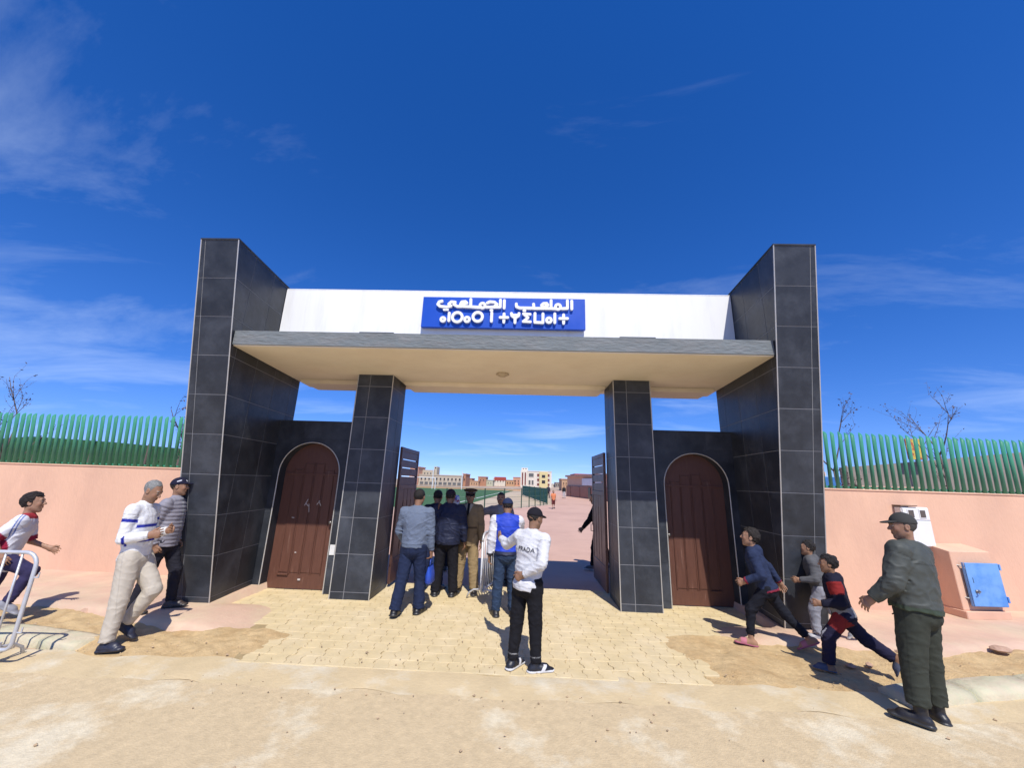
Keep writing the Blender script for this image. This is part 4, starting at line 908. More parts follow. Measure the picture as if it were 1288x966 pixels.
def lerp(c, w, c2): w = np.clip(w, 0, 1)[:, None]; return c*(1-w)+np.array(c2)*w
def band(v, a, b, s=.004): return np.clip((v-a)/s+.5, 0, 1)*np.clip((b-v)/s+.5, 0, 1)
def person(label, loc_, heading, h=1.75, lean=0, tilt=0, twist=0, head=(0, 0, 0), armR=(5, 8, 10, 4), armL=(5, 8, 10, 4), legR=(0, 4, 0, 3), legL=(0, 4, 0, 3),
           footR=(12, 0), footL=(12, 0), skin=(.30, .165, .10), hair=(.02, .016, .014), hairstyle='short', cap=None, top=None, bottom=None, shoes=None, kid=False, lod=1., seed=1,
           build=1., roll=0., slim=1., hands=(.35, .35), thumb=(None, None), group=None, belly=0., zoff=0., extra=None, sink=0.):
    e = empty('person', loc_, -R(heading)); tag(e, label, 'person', group)
    if roll or slim != 1.: e.rotation_euler = (Matrix.Rotation(R(roll), 3, 'Y') @ Matrix.Rotation(-R(heading), 3, 'Z')).to_euler(); e.scale = (slim, slim, 1.)
    hh = h*(.146 if not kid else .168); S = h
    Rt = Rz(R(twist))@Rx(-R(lean))@Ry(R(tilt)); UP = Rt@np.array([0, 0, 1.]); RT = Rt@np.array([1., 0, 0]); FW = Rt@np.array([0, 1., 0])
    PEL = np.zeros(3); leg_l = .245*S if not kid else .235*S; sh_l = .235*S if not kid else .225*S
    TL = .295*S if not kid else .285*S
    NB = PEL+UP*TL                               # neck base, shoulder level
    shw = (.108 if not kid else .098)*S*build; SHR, SHL = NB+RT*shw-UP*.012*S, NB-RT*shw-UP*.012*S
    hw = .05*S; HR, HL = PEL+np.array([hw, 0, -.01*S]), PEL+np.array([-hw, 0, -.01*S])
    Tz = Rz(R(twist)); ua, fa = .172*S, .150*S
    def arm(sh, spec, s):
        d1 = Tz@limb_dir(spec[0], spec[1], s); d2 = Tz@limb_dir(spec[2], spec[3], s); el = sh+d1*ua; wr = el+d2*fa; return el, wr, d2
    ER, WR, DR = arm(SHR, armR, 1); EL, WL, DL = arm(SHL, armL, -1)
    def leg(hp, spec, s): d1 = limb_dir(spec[0], spec[1], s); d2 = limb_dir(spec[2], spec[3], s); kn = hp+d1*leg_l; return kn, kn+d2*sh_l
    KR, AR = leg(HR, legR, 1); KL, AL = leg(HL, legL, -1)
    def foot(spec, s):
        f = Rz(-s*R(spec[0]))@np.array([0, math.cos(R(spec[1])), math.sin(R(spec[1]))]); sd_ = nrmz(np.cross(f, np.array([0, 0, 1.]))); return f, nrmz(np.cross(sd_, f))
    FR, UR = foot(footR, 1); FL, UL = foot(footL, -1)
    sole = []
    for A, F, U in ((AR, FR, UR), (AL, FL, UL)):
        for pt in (A-F*.045*S-U*.046*S, A+F*.096*S-U*.046*S): sole.append(pt[2])
    dz = -min(sole)-sink
    sh_ = np.array([0, 0, dz+zoff])
    PEL, NB, SHR, SHL, HR, HL, ER, EL, WR, WL, KR, KL, AR, AL = (q+sh_ for q in (PEL, NB, SHR, SHL, HR, HL, ER, EL, WR, WL, KR, KL, AR, AL))
    Rh = Rz(R(twist+head[0]))@Rx(-R(head[1]))@Ry(R(head[2])); HC = NB+UP*(.042 if not kid else .036)*S+Rh@np.array([0, .014*S, hh*.54])
    res = lambda b: b*lod
    # ---------------- body (skin)
    parts = []
    allp = np.stack([PEL, NB, SHR, SHL, ER, EL, WR, WL, KR, KL, AR, AL]); lo, hi = allp.min(0)-.13*S, allp.max(0)+.13*S
    g = SDF(lo, hi, res(.017))
    bb = min(build, 1.)*.9; g.cone(PEL, PEL+UP*.13*S, .072*S*bb, .070*S*bb, .03, RT, 1.1, .8).cone(PEL+UP*.13*S, NB-UP*.06*S, .070*S*bb, .078*S*bb, .03, RT, 1.1, .74).cone(SHR-UP*.012*S, SHL-UP*.012*S, .027*S, .027*S, .03)
    for a, b, r0, r1 in ((HR, KR, .055, .036), (KR, AR, .036, .021), (HL, KL, .055, .036), (KL, AL, .036, .021), (SHR, ER, .031, .024), (SHL, EL, .031, .024), (ER, WR, .025, .0165), (EL, WL, .025, .0165)):
        g.cone(a, b, r0*S*.92, r1*S*.92, .02)
    g.cone(NB-UP*.03*S-FW*.006*S, HC-Rh[:, 2]*.3*hh-Rh[:, 1]*.1*hh, .024*S, .027*S, .02)
    V, Q = g.mesh(); sk = np.array(skin); parts.append((V, Q, sk))
    # head
    g = SDF(HC-hh*.95, HC+hh*.75, res(.0052))
    T = lambda x, y, z: HC+Rh@(np.array([x, y, z])*hh)
    E_ = lambda c, r, **kw: g.ell(T(*c), np.array(r)*hh, Rh, **kw)
    C_ = lambda a, b, ra, rb, **kw: g.cone(T(*a), T(*b), ra*hh, rb*hh, **kw)
    E_((0, -.06, .13), (.325, .405, .355)); E_((0, .06, -.12), (.265, .30, .36), k=.03)
    C_((.20, -.02, -.22), (.05, .22, -.415), .085, .075, k=.025); C_((-.20, -.02, -.22), (-.05, .22, -.415), .085, .075, k=.025)
    E_((.14, .24, -.10), (.09, .09, .10), k=.02); E_((-.14, .24, -.10), (.09, .09, .10), k=.02)
    C_((-.15, .32, .085), (.15, .32, .085), .05, .05, k=.02)
    E_((.125, .40, .015), (.075, .07, .05), k=.012, op='sub'); E_((-.125, .40, .015), (.075, .07, .05), k=.012, op='sub')
    E_((.125, .300, .012), (.062, .062, .055), k=.004); E_((-.125, .300, .012), (.062, .062, .055), k=.004)
    C_((0, .34, .05), (0, .435, -.115), .035, .05, k=.014); E_((.045, .375, -.13), (.035, .045, .032), k=.008); E_((-.045, .375, -.13), (.035, .045, .032), k=.008)
    C_((-.075, .318, -.245), (.075, .318, -.245), .03, .03, k=.01); C_((-.065, .312, -.285), (.065, .312, -.285), .032, .032, k=.008)
    for s in (1, -1):
        E_((s*.325, -.045, -.02), (.035, .085, .125), k=.008); E_((s*.355, -.03, -.01), (.02, .045, .07), k=.004, op='sub')
    g.cone(T(0, -.10, -.28), NB-UP*.012*S-FW*.006*S, .205*hh, .21*hh, k=.03)
    V, Q = g.mesh(); lc = (V-HC)@Rh/hh
    col = np.tile(sk, (len(V), 1)); f = lc[:, 1] > .15
    def blob(c, r): return np.clip(1.25-np.linalg.norm((lc-np.array(c))/np.array(r), axis=1), 0, 1)[:, None]*1.6
    def paint(w, c):
        nonlocal col; w = np.clip(w, 0, 1); col = col*(1-w)+np.array(c)*w
    for s in (1, -1):
        paint(blob((s*.18, .25, -.12), (.1, .12, .1))*.35, sk*np.array([1.15, .92, .9]))
        paint(blob((s*.125, .35, .012), (.062, .05, .028)), (.5, .47, .44)); paint(blob((s*.125, .37, .012), (.026, .05, .028)), (.015, .01, .008))
        paint(blob((s*.125, .35, .05), (.068, .05, .012))*.8, sk*.35)
        paint(blob((s*.135, .35, .105), (.085, .09, .018)), np.array(hair)*1.2)
    paint(blob((0, .34, -.266), (.085, .06, .03))*.75, sk*np.array([1.0, .62, .6])); paint(blob((0, .35, -.265), (.085, .06, .006)), sk*.3)
    if not kid:
        bw = np.clip((-.16-lc[:, 2])*6, 0, 1)*np.clip((lc[:, 1]-.02)*5, 0, 1)*np.clip((lc[:, 2]+.5)*8, 0, 1); paint(bw[:, None]*.42, sk*np.array([.55, .58, .62]))
    parts.append((V, Q, col))
    # hands
    hl = .105*S
    for W_, D_, s, curl, th in ((WR, DR, 1, hands[0], thumb[0]), (WL, DL, -1, hands[1], thumb[1])):
        D_ = nrmz(D_); tv = np.array([0, 1., 0]) if th is None else np.array(th, float)
        if abs(D_@tv) > .85: tv = np.array([0, .2, 1.])
        tv = nrmz(tv-D_*(tv@D_)); nn = nrmz(np.cross(D_, tv)); inw = -s*RT
        if nn@inw < 0: nn = -nn
        g = SDF(np.minimum(W_, W_+D_*hl*1.15)-.75*hl, np.maximum(W_, W_+D_*hl*1.15)+.75*hl, res(.0042))
        g.cone(W_-D_*.35*hl, W_+D_*.1*hl, .165*hl, .15*hl, .01, tv, 1.1, .9); g.cone(W_+D_*.12*hl, W_+D_*.44*hl, .175*hl, .2*hl, .02, tv, 1.15, .5)
        for i, (off, ln) in enumerate(((.30, .43), (.10, .50), (-.10, .46), (-.29, .36))):
            p = W_+D_*.46*hl+tv*off*hl*.72; dd_ = nrmz(D_+tv*off*.25); an = curl*(.9+.12*i); r_ = .047*hl
            for k_, (fr_, tw) in enumerate(((.45, 1.), (.32, 1.15), (.23, .8))):
                ax_ = nrmz(np.cross(dd_, nn)); dd_ = nrmz(dd_*math.cos(an*tw)+nn*math.sin(an*tw)); q = p+dd_*ln*fr_*hl; g.cone(p, q, r_, r_*.9, .004); p = q; r_ *= .92; nn_ = nn
        p = W_+D_*.14*hl+tv*.12*hl; d1 = nrmz(D_*.75+tv*.75+nn*.15); q = p+d1*.24*hl; g.cone(p, q, .085*hl, .07*hl, .012); d2 = nrmz(D_*.95+tv*.25+nn*(.15+.4*curl)); g.cone(q, q+d2*.24*hl, .068*hl, .058*hl, .004)
        V, Q = g.mesh(); parts.append((V, Q, sk*np.array([1., .97, .95])))
    V, Q, cc = join_parts(parts); link('body', np_mesh('body', V, Q, cc, MATS['skin']), e)
    fold_seed = seed*13
    def folds(P, amp, fs, joints, jr=.11):
        d = amp*.55*vnoise(P*np.array([1.3, 1.3, .7]), fs, 5., 2)-amp*.85*np.exp(-(vnoise(P*np.array([1., 1., 1.5])+.3*P[:, [2, 0, 1]], fs+1, 3.4, 2)/.22)**2)
        if joints:
            w = np.zeros(len(P))
            for j in joints: w = np.maximum(w, np.exp(-(np.linalg.norm(P-j, axis=1)/jr)**2))
            d = d-amp*1.5*w*np.exp(-(vnoise(P*np.array([.6, .6, 1.8])+.25*P[:, [1, 2, 0]], fs+3, 5.2, 2)/.28)**2)
        return d
    # ---------------- upper garment
    t = dict(name='jumper', col=(.5, .5, .5), loose=.012, hem=-.03, fabric='cloth', collar=.02, hood=False, quilt=False, sleeve=1., fold=.006, colfn=None, hemflare=1.); t.update(top or {})
    ls = t['loose']; lo, hi = np.stack([PEL, NB, SHR, SHL, ER, EL, WR, WL]).min(0)-.14*S, np.stack([PEL, NB, SHR, SHL, ER, EL, WR, WL]).max(0)+.12*S
    g = SDF(lo, hi, res(.0095)); b_ = build
    hemp = PEL+UP*t['hem']*S
    g.cone(hemp-UP*.02*S, PEL+UP*.10*S, (.083*t['hemflare']*b_+belly*.3)*S+ls, (.079*b_+belly)*S+ls, .03, RT, 1.12, .84)
    g.cone(PEL+UP*.10*S, PEL+UP*.20*S, (.079*b_+belly)*S+ls, .087*b_*S+ls, .03, RT, 1.13, .80); g.cone(PEL+UP*.20*S, NB-UP*.055*S, .087*b_*S+ls, .080*b_*S+ls, .03, RT, 1.16, .76)
    g.cone(SHR-UP*.012*S, SHL-UP*.012*S, .034*S+ls*.6, .034*S+ls*.6, .05)
    g.cone(NB+UP*.018*S, SHR, .032*S+ls*.4, .030*S+ls*.4, .03); g.cone(NB+UP*.018*S, SHL, .032*S+ls*.4, .030*S+ls*.4, .03)
    if t['hem'] < .03: g.ell(PEL+np.array([0, -.032*S, -.022*S]), np.array([.086, .062, .066])*S+ls*.45+.004, None, k=.03)
    if t['collar']:
        cd = nrmz(HC-Rh[:, 2]*.5*hh-NB); g.cone(NB-UP*.01*S, NB+cd*(t['collar']+.02)*S, .046*S, .043*S, .012, cut1=.92)
    if t['hood']: g.ell(NB-FW*.055*S+UP*.005*S, np.array([.062, .04, .05])*S, Rt, k=.025)
    g.halfspace(-UP, -(hemp@UP))
    for sh, el, wr in ((SHR, ER, WR), (SHL, EL, WL)):
        if t['sleeve'] >= 1:
            g.cone(sh, el, .033*S*b_+ls, .027*S+ls*.9, .022); g.cone(el, wr, .027*S+ls*.9, .020*S+ls*.55, .012, cut1=.97+.06*(t['sleeve']-1))
        elif t['sleeve'] > 0: g.cone(sh, el, .033*S*b_+ls, .029*S+ls, .022, cut1=t['sleeve'])
    if t['quilt']:
        def ql(P):
            z_ = (P-PEL)@UP; dA = np.full(len(P), 9.); tt = np.zeros(len(P))
            for a, b2, o_ in ((SHR, ER, 0), (ER, WR, ua), (SHL, EL, 0), (EL, WL, ua)):
                d_, t_ = seg_dt(P, a, b2); m_ = d_ < dA; dA = np.where(m_, d_, dA); tt = np.where(m_, t_*np.linalg.norm(b2-a)+o_, tt)
            ph = np.where(dA < .034*S+ls+.012, tt, z_)/(.030*S); return .009*np.abs(np.sin(math.pi*ph))*-1+.006
        g.displace(ql)
    g.displace(lambda P: folds(P, t['fold'], fold_seed, [ER, EL, PEL+UP*.03*S-FW*.05*S, SHR-UP*.05*S, SHL-UP*.05*S]))
    V, Q = g.mesh()
    dT, _ = seg_dt(V, PEL, NB); dT = dT-.085*S; ar = np.zeros(len(V), int); u = np.zeros(len(V)); best = np.full(len(V), 9.)
    for i, a, b2, o_ in ((1, SHR, ER, 0), (1, ER, WR, 1), (2, SHL, EL, 0), (2, EL, WL, 1)):
        d_, t_ = seg_dt(V, a, b2); d_ = d_-.03*S; m_ = d_ < best; best = np.where(m_, d_, best); ar = np.where(m_, i, ar); u = np.where(m_, t_+o_, u)
    lat = (V-PEL)@RT; isarm = best < dT
    armflag = np.where(isarm & ((u > .12) | (np.abs(lat) > shw*.98)), ar, 0)
    info = dict(x=lat/S, y=((V-PEL)@FW)/S, z=((V-PEL)@UP)/S, arm=armflag, u=u, V=V)
    col = np.tile(np.array(t['col'], float), (len(V), 1))
    if t['colfn']: col = t['colfn'](info, col)
    sm = np.maximum.reduce([band(info['u'], 1.84, 1.86, .012)*(armflag > 0), band(info['z'], t['hem']+.022, t['hem']+.026, .003)*(armflag == 0), band(info['u'], .13, .15, .012)*(armflag > 0), band(info['z'], .228, .231, .003)*(armflag == 0)*(info['y'] < 0)*(1. if t['fabric'] == 'shell_fabric' else 0.), band(np.abs(info['x']), -1, .0022, .002)*(info['y'] > 0)*(1. if 'jacket' in t['name'] else 0.)*(armflag == 0)])
    col = col*(1-.45*sm)[:, None]
    topo = link(t['name'], np_mesh(t['name'], V, Q, col, MATS[t['fabric']]), e)
    # ---------------- trousers
    t = dict(name='trousers', col=(.05, .05, .06), loose=.010, top=.06, ankle=.96, fabric='cloth', fold=.007, colfn=None, taper=1., wide=1.); t.update(bottom or {})
    ls = t['loose']; P_ = np.stack([PEL, HR, HL, KR, KL, AR, AL]); g = SDF(P_.min(0)-.12*S, P_.max(0)+.12*S, res(.0095))
    g.cone(PEL-UP*.015*S, PEL+UP*t['top']*S, .080*S+ls, .074*S*(1+belly*2)+ls*.6, .03, RT, 1.1, .86, cut1=1.); g.ell(PEL+np.array([0, -.032*S, -.025*S]), np.array([.085, .062, .065])*S+ls*.5, None, k=.03)
    if (top or {}).get('hem', -.03) < .03: g.halfspace(UP, float((PEL+UP*((top or {}).get('hem', -.03)+.022)*S)@UP))
    for hp, kn, an in ((HR, KR, AR), (HL, KL, AL)):
        g.cone(hp, kn, .055*S*t['wide']+ls, .039*S*t['wide']+ls, .016); g.cone(kn, an, .039*S*t['wide']+ls, .027*S*t['taper']+ls, .012, cut1=t['ankle'])
        g.cone(kn+(an-kn)*.12, kn+(an-kn)*.5, .034*S, .03*S, .02, None) if False else None
    jts = [KR, KL, AR+(KR-AR)*.12, AL+(KL-AL)*.12, HR, HL]
    g.displace(lambda P: folds(P, t['fold'], fold_seed+7, jts, .12))
    V, Q = g.mesh(); best = np.full(len(V), 9.); lg = np.zeros(len(V), int); u = np.zeros(len(V))
    for i, a, b2, o_ in ((1, HR, KR, 0), (1, KR, AR, 1), (2, HL, KL, 0), (2, KL, AL, 1)):
        d_, t_ = seg_dt(V, a, b2); m_ = d_ < best; best = np.where(m_, d_, best); lg = np.where(m_, i, lg); u = np.where(m_, t_+o_, u)
    side_ = np.where(lg == 1, 1, -1)*(V[:, 0]-np.where(lg == 1, np.interp(u, [0, 1, 2], [HR[0], KR[0], AR[0]]), np.interp(u, [0, 1, 2], [HL[0], KL[0], AL[0]])))/S
    col = np.tile(np.array(t['col'], float), (len(V), 1))
    bk = V[:, 1] < PEL[1]-.02*S; zz = ((V-PEL)@UP)/S; xx = np.abs((V-PEL)@RT)/S
    sm = np.maximum.reduce([band(zz, -.022, -.018, .003)*bk*band(xx, .022, .075, .003), band(xx, -1, .002, .002)*bk*(zz > -.06), band(np.abs(side_), .036, 1, .004)*band(np.abs(V[:, 1]-PEL[1]), -1, .004, .004)*.5, band(u, 1.93, 1.94, .01)])
    if t['colfn']: col = t['colfn'](dict(leg=lg, u=u, side=side_, V=V, z=((V-PEL)@UP)/S), col)
    col = col*(1-.4*sm)[:, None]; link(t['name'], np_mesh(t['name'], V, Q, col, MATS[t['fabric']]), e)
    # ---------------- shoes
    t = dict(name='shoe', col=(.02, .02, .022), sole=(.03, .03, .03), boot=0., fabric='leather', sandal=False, accent=None); t.update(shoes or {})
    for A, K, F, U in ((AR, KR, FR, UR), (AL, KL, FL, UL)):
        sdv = nrmz(np.cross(F, U)); B = A-U*.046*S
        g = SDF(np.minimum(A, A+F*.12*S)-.09*S-np.array([0, 0, 0]), np.maximum(A, A+F*.12*S)+.09*S+np.array([0, 0, t['boot']*S]), res(.0065))
        g.cone(B-F*.028*S+U*.020*S, B+F*.06*S+U*.018*S, .027*S, .028*S, .01, sdv, 1., .95); g.cone(B+F*.05*S+U*.018*S, B+F*.094*S+U*.012*S, .028*S, .021*S, .02, sdv, 1.05, .75)
        g.cone(A-F*.012*S-U*.02*S, B+F*.07*S+U*.025*S, .030*S, .020*S, .02)
        if not t['sandal']: g.cone(A-U*.02*S-F*.008*S, A+nrmz(K-A)*(.012+t['boot'])*S-F*.004*S, .029*S, .0285*S+t['boot']*.02*S, .012, cut1=1.)
        else: g.cone(A-U*.02*S-F*.008*S, A+nrmz(K-A)*.06*S, .024*S, .021*S, .012)
        g.cone(B-F*.03*S+U*.008*S, B+F*.100*S+U*.008*S, .031*S, .029*S, .004, sdv, 1.05, .5) if not t['sandal'] else g.cone(B-F*.03*S+U*.006*S, B+F*.102*S+U*.006*S, .032*S, .030*S, .002, sdv, 1.05, .3)
        g.halfspace(-U, -(B@U)); V, Q = g.mesh()
        hgt = (V-B)@U/S; fw = (V-B)@F/S; lt = np.abs((V-B)@sdv)/S; col = np.tile(np.array(t['col'], float), (len(V), 1))
        if t['sandal']:
            col[:] = sk; st = (np.abs(fw-.055) < .022) & (hgt > .006); col[st] = t['col']
            if t['sandal'] == 'slipper': col[(fw > .015) & (hgt > .006)] = t['col']
        if t['accent'] is not None:
            st = (np.abs(fw-.045-(hgt-.02)*.7) < .012) & (hgt > .016) & (lt > .014); col[st] = t['accent']
        col[hgt < (.015 if not t['sandal'] else .013)] = t['sole']
        link(t['name'], np_mesh(t['name'], V, Q, col, MATS['leather' if not t['sandal'] else 'cloth'] if t['fabric'] == 'leather' else MATS[t['fabric']]), e)
    # ---------------- hair / headgear
    up_, fo_ = Rh[:, 2], Rh[:, 1]
    def hairmesh(puff=1.07, front=.30, low=-.16, amp=.006):
        g = SDF(HC-hh*.75, HC+hh*.85, res(.006))
        g.ell(T(0, -.065, .135), np.array([.325*puff+.014, .405*puff+.010, .355*puff+.022])*hh, Rh)
        X, Y, Z = g.ax[0][:, None, None]-HC[0], g.ax[1][None, :, None]-HC[1], g.ax[2][None, None, :]-HC[2]
        ly = (X*fo_[0]+Y*fo_[1]+Z*fo_[2])/hh; lz = (X*up_[0]+Y*up_[1]+Z*up_[2])/hh
        line = np.where(ly > .06, np.minimum(front, low+.12+(ly-.06)*2.6+.10), np.where(ly > -.08, low+.16, low-.04*0)); line = np.minimum(np.maximum(line, low), front)
        g.d = np.maximum(g.d, ((line-lz)*hh*.75).astype(np.float32)); g.displace(lambda P: amp*vnoise(P, fold_seed+5, 18., 2)); return g.mesh()
    if hairstyle == 'short': V, Q = hairmesh(.99, .33, -.20, .0035)
    elif hairstyle == 'tuft':
        V, Q = hairmesh(1.10, .28, -.16, .0075)
    elif hairstyle == 'crop': V, Q = hairmesh(1.0, .31, -.16, .002)
    if hairstyle:
        hc = np.tile(np.array(hair, float), (len(V), 1))*(1+.25*vnoise(V, 3, 25., 2))[:, None]; link('hair', np_mesh('hair', V, Q, np.clip(hc, 0, 1), MATS['hair']), e)
    if cap:
        ct = cap.get('type', 'baseball'); cc_ = np.array(cap['col'], float); g = SDF(HC-hh*.85, HC+hh*1.0, res(.0055))
        if ct == 'baseball':
            yw = Rz(R(cap.get('turn', 0))); Rc = Rh@yw; TT = lambda x, y, z: HC+Rc@(np.array([x, y, z])*hh)
            g.ell(TT(0, -.06, .13), np.array([.365, .445, .41])*hh, Rc); o_ = (TT(0, 0, .145)-TT(0, 0, 0)); g.halfspace(-Rc[:, 2], -(TT(0, 0, .13)@Rc[:, 2]))
            vis = SDF(HC-hh*.95, HC+hh*1.0, res(.0055)); nv = nrmz(Rc@np.array([0, .22, 1.]))
            vis.ell(TT(0, .34, .155), np.array([.30, .36, .05])*hh, Rc@Rx(-R(10)))
            Xg, Yg, Zg = vis.ax[0][:, None, None]-HC[0], vis.ax[1][None, :, None]-HC[1], vis.ax[2][None, None, :]-HC[2]
            g.d = np.minimum(g.d[:0].sum() if False else g.d, g.d) ; V1, Q1 = g.mesh(); V2, Q2 = vis.mesh(); V, Q, col = join_parts([(V1, Q1, cc_), (V2, Q2, np.array(cap.get('visor', cc_)))])
            btn = SDF(TT(0, -.06, .5)-.1*hh, TT(0, -.06, .58)+.1*hh, .004).ell(TT(0, -.06, .545), np.array([.03, .03, .018])*hh, Rc).mesh(); V, Q, col = join_parts([(V, Q, col), (btn[0], btn[1], cc_*1.3)])
            if cap.get('mark') is not None:
                lc = (V-HC)@Rc/hh; m_ = (lc[:, 1] > .2) & (np.hypot(lc[:, 0]*.8, lc[:, 2]-.30) < .075) & (np.abs(lc[:, 2]-.30-.25*lc[:, 0]) < .045); col[m_] = cap['mark']
                m_ = (lc[:, 0] > .2) & (np.abs(lc[:, 2]-.30-.3*(lc[:, 1])) < .03) & (np.abs(lc[:, 1]-.05) < .10); col[m_] = cap['mark']
        elif ct == 'peaked':
            g.cone(T(0, -.06, .16), T(0, -.05, .30), .40*hh, .40*hh, 0., Rh[:, 0], .92, 1.1, cut0=0., cut1=1.); g.ell(T(0, -.03, .40), np.array([.52, .56, .14])*hh, Rh@Rx(R(8)), k=.012)
            V1, Q1 = g.mesh(); lc = (V1-HC)@Rh/hh; c1 = np.tile(cc_, (len(V1), 1)); c1[(lc[:, 2] > .17) & (lc[:, 2] < .28)] = cap['band']; c1[(lc[:, 2] > .275) & (lc[:, 2] < .315)] = cap['pipe']
            vis = SDF(HC-hh*.9, HC+hh*.9, res(.0055)); vis.ell(T(0, .34, .13), np.array([.32, .20, .035])*hh, Rh@Rx(-R(22))); V2, Q2 = vis.mesh(); V, Q, col = join_parts([(V1, Q1, c1), (V2, Q2, np.array((.012, .012, .012)))])
        elif ct == 'scarf':
            g.ell(T(0, -.06, .10), np.array([.40, .48, .46])*hh, Rh); g.cone(T(0, -.1, -.1), T(0, -.12, -.55), .34*hh, .40*hh, .03)
            g.ell(T(0, .46, -.06), np.array([.25, .28, .34])*hh, Rh, k=.02, op='sub'); g.displace(lambda P: .008*vnoise(P, 9, 7., 2)); V, Q = g.mesh(); col = np.tile(cc_, (len(V), 1)); m_ = vnoise(V, 21, 9., 1) > .45; col[m_] = cap['spot']; m_ = vnoise(V, 33, 9., 1) > .62; col[m_] = cap['spot2']
        link({'baseball': 'cap', 'peaked': 'peaked_cap', 'scarf': 'headscarf'}[ct], np_mesh('cap', V, Q, col, MATS['cloth']), e)
    J = dict(PEL=PEL, NB=NB, UP=UP, RT=RT, FW=FW, WR=WR, WL=WL, DR=DR, DL=DL, ER=ER, EL=EL, HC=HC, S=S, Rt=Rt, top=topo, root=e, AR=AR, AL=AL, KR=KR, KL=KL)
    if extra: extra(J)
    return J
GRP = 'people around the gate'

# ------------------------------------------------------------------ the cast
def g2(px, py, z=0.): p = onz(px, py, z); return (float(p[0]), float(p[1]), z)
# man in white sweater with blue stripes, striding towards the gate
def c_(i, c):
    z = i['z']; t = (i['arm'] == 0); a = i['arm'] > 0
    c = lerp(c, band(z, .172, .192)*t, (.02, .03, .30)); c = lerp(c, band(z, .083, .103)*t, (.02, .03, .30))
    c = lerp(c, band(i['u'], .30, .42, .02)*a, (.02, .03, .30)); c = lerp(c, band(i['u'], 1.02, 1.14, .02)*a, (.02, .03, .30)); return c
person('man in white sweater with blue stripes and beige trousers striding past the pavement', (-4.15, -1.30, .0), 80, 1.86, roll=-7, slim=.87, lean=2, head=(0, 26, 0), armR=(-8, 6, 92, -14), armL=(-2, 8, 98, -20), legR=(-5, 3, -9, 2), legL=(26, 3, -42, 2),
       footR=(8, 0), footL=(6, -38), hair=(.22, .22, .21), hairstyle='short', top=dict(name='sweater', col=(.74, .74, .74), fabric='knit', hem=-.03, loose=.016, colfn=c_), bottom=dict(fold=.005, col=(.50, .45, .37), loose=.020, wide=1.08, taper=1.15),
       shoes=dict(col=(.02, .022, .04), sole=(.03, .03, .04)), seed=2, belly=.004, hands=(.9, .9))
# man in grey quilted jacket
def c_(i, c):
    return lerp(c, band(np.abs(i['x']), -1, .010)*(i['y'] > .02)*(i['z'] > .1), (.35, .36, .38))
person('man in grey quilted jacket and navy cap waiting against the black tower', (-4.62, -.44, .105), 80, 1.77, roll=-5, slim=.94, lean=6, head=(12, -2, 0), armR=(-20, 8, 10, -4), armL=(-16, 9, 16, -6), legR=(-14, 3, -16, 3), legL=(16, 5, -2, 3), footR=(8, 0), footL=(8, 0),
       cap=dict(col=(.012, .012, .03), mark=(.6, .6, .65)), top=dict(name='quilted_jacket', col=(.235, .225, .26), fabric='shell_fabric', loose=.026, quilt=True, hem=-.045, fold=.003, collar=.03, colfn=c_), bottom=dict(col=(.018, .018, .026), loose=.012), shoes=dict(col=(.05, .035, .03)), seed=3, belly=.010, hands=(.8, .8))
# running boy far left
def c_(i, c):
    a = i['arm'] > 0; t = ~a
    c = lerp(c, band(i['u'], .72, 1.0, .02)*a, (.30, .02, .05)); c = lerp(c, (i['u'] > 1.0)*a*1., (.24, .13, .08)*1 if False else (.30, .02, .05))
    s = np.abs(i['y']); c = lerp(c, (band(i['y'], -.012, -.005, .003)+band(i['y'], .005, .012, .003))*((i['z'] > .255) | (a & (i['u'] < .72))), (.03, .09, .35)); c = lerp(c, band(i['z'], .298, 1)*t, (.32, .03, .04)); return c
person('running boy in white shirt with blue shoulder stripes behind the barrier', (-6.24, -1.00, -.01), 54, 1.66, roll=-6, slim=.92, lean=18, head=(-4, -4, 0), armR=(-46, 10, 26, 4), armL=(6, 10, 62, -8), legR=(58, 3, -26, 2), legL=(-12, 3, -40, 2), footR=(4, -32), footL=(4, -55),
       kid=True, hairstyle='tuft', hair=(.018, .012, .010), skin=(.34, .19, .12), top=dict(name='football_shirt', col=(.68, .68, .72), loose=.018, hem=-.10, hemflare=1.12, collar=.022, sleeve=.93, colfn=c_, fabric='cloth'), bottom=dict(col=(.035, .03, .08), loose=.008), shoes=dict(col=(.25, .25, .28), sole=(.3, .3, .32)), seed=4, hands=(.6, .4))
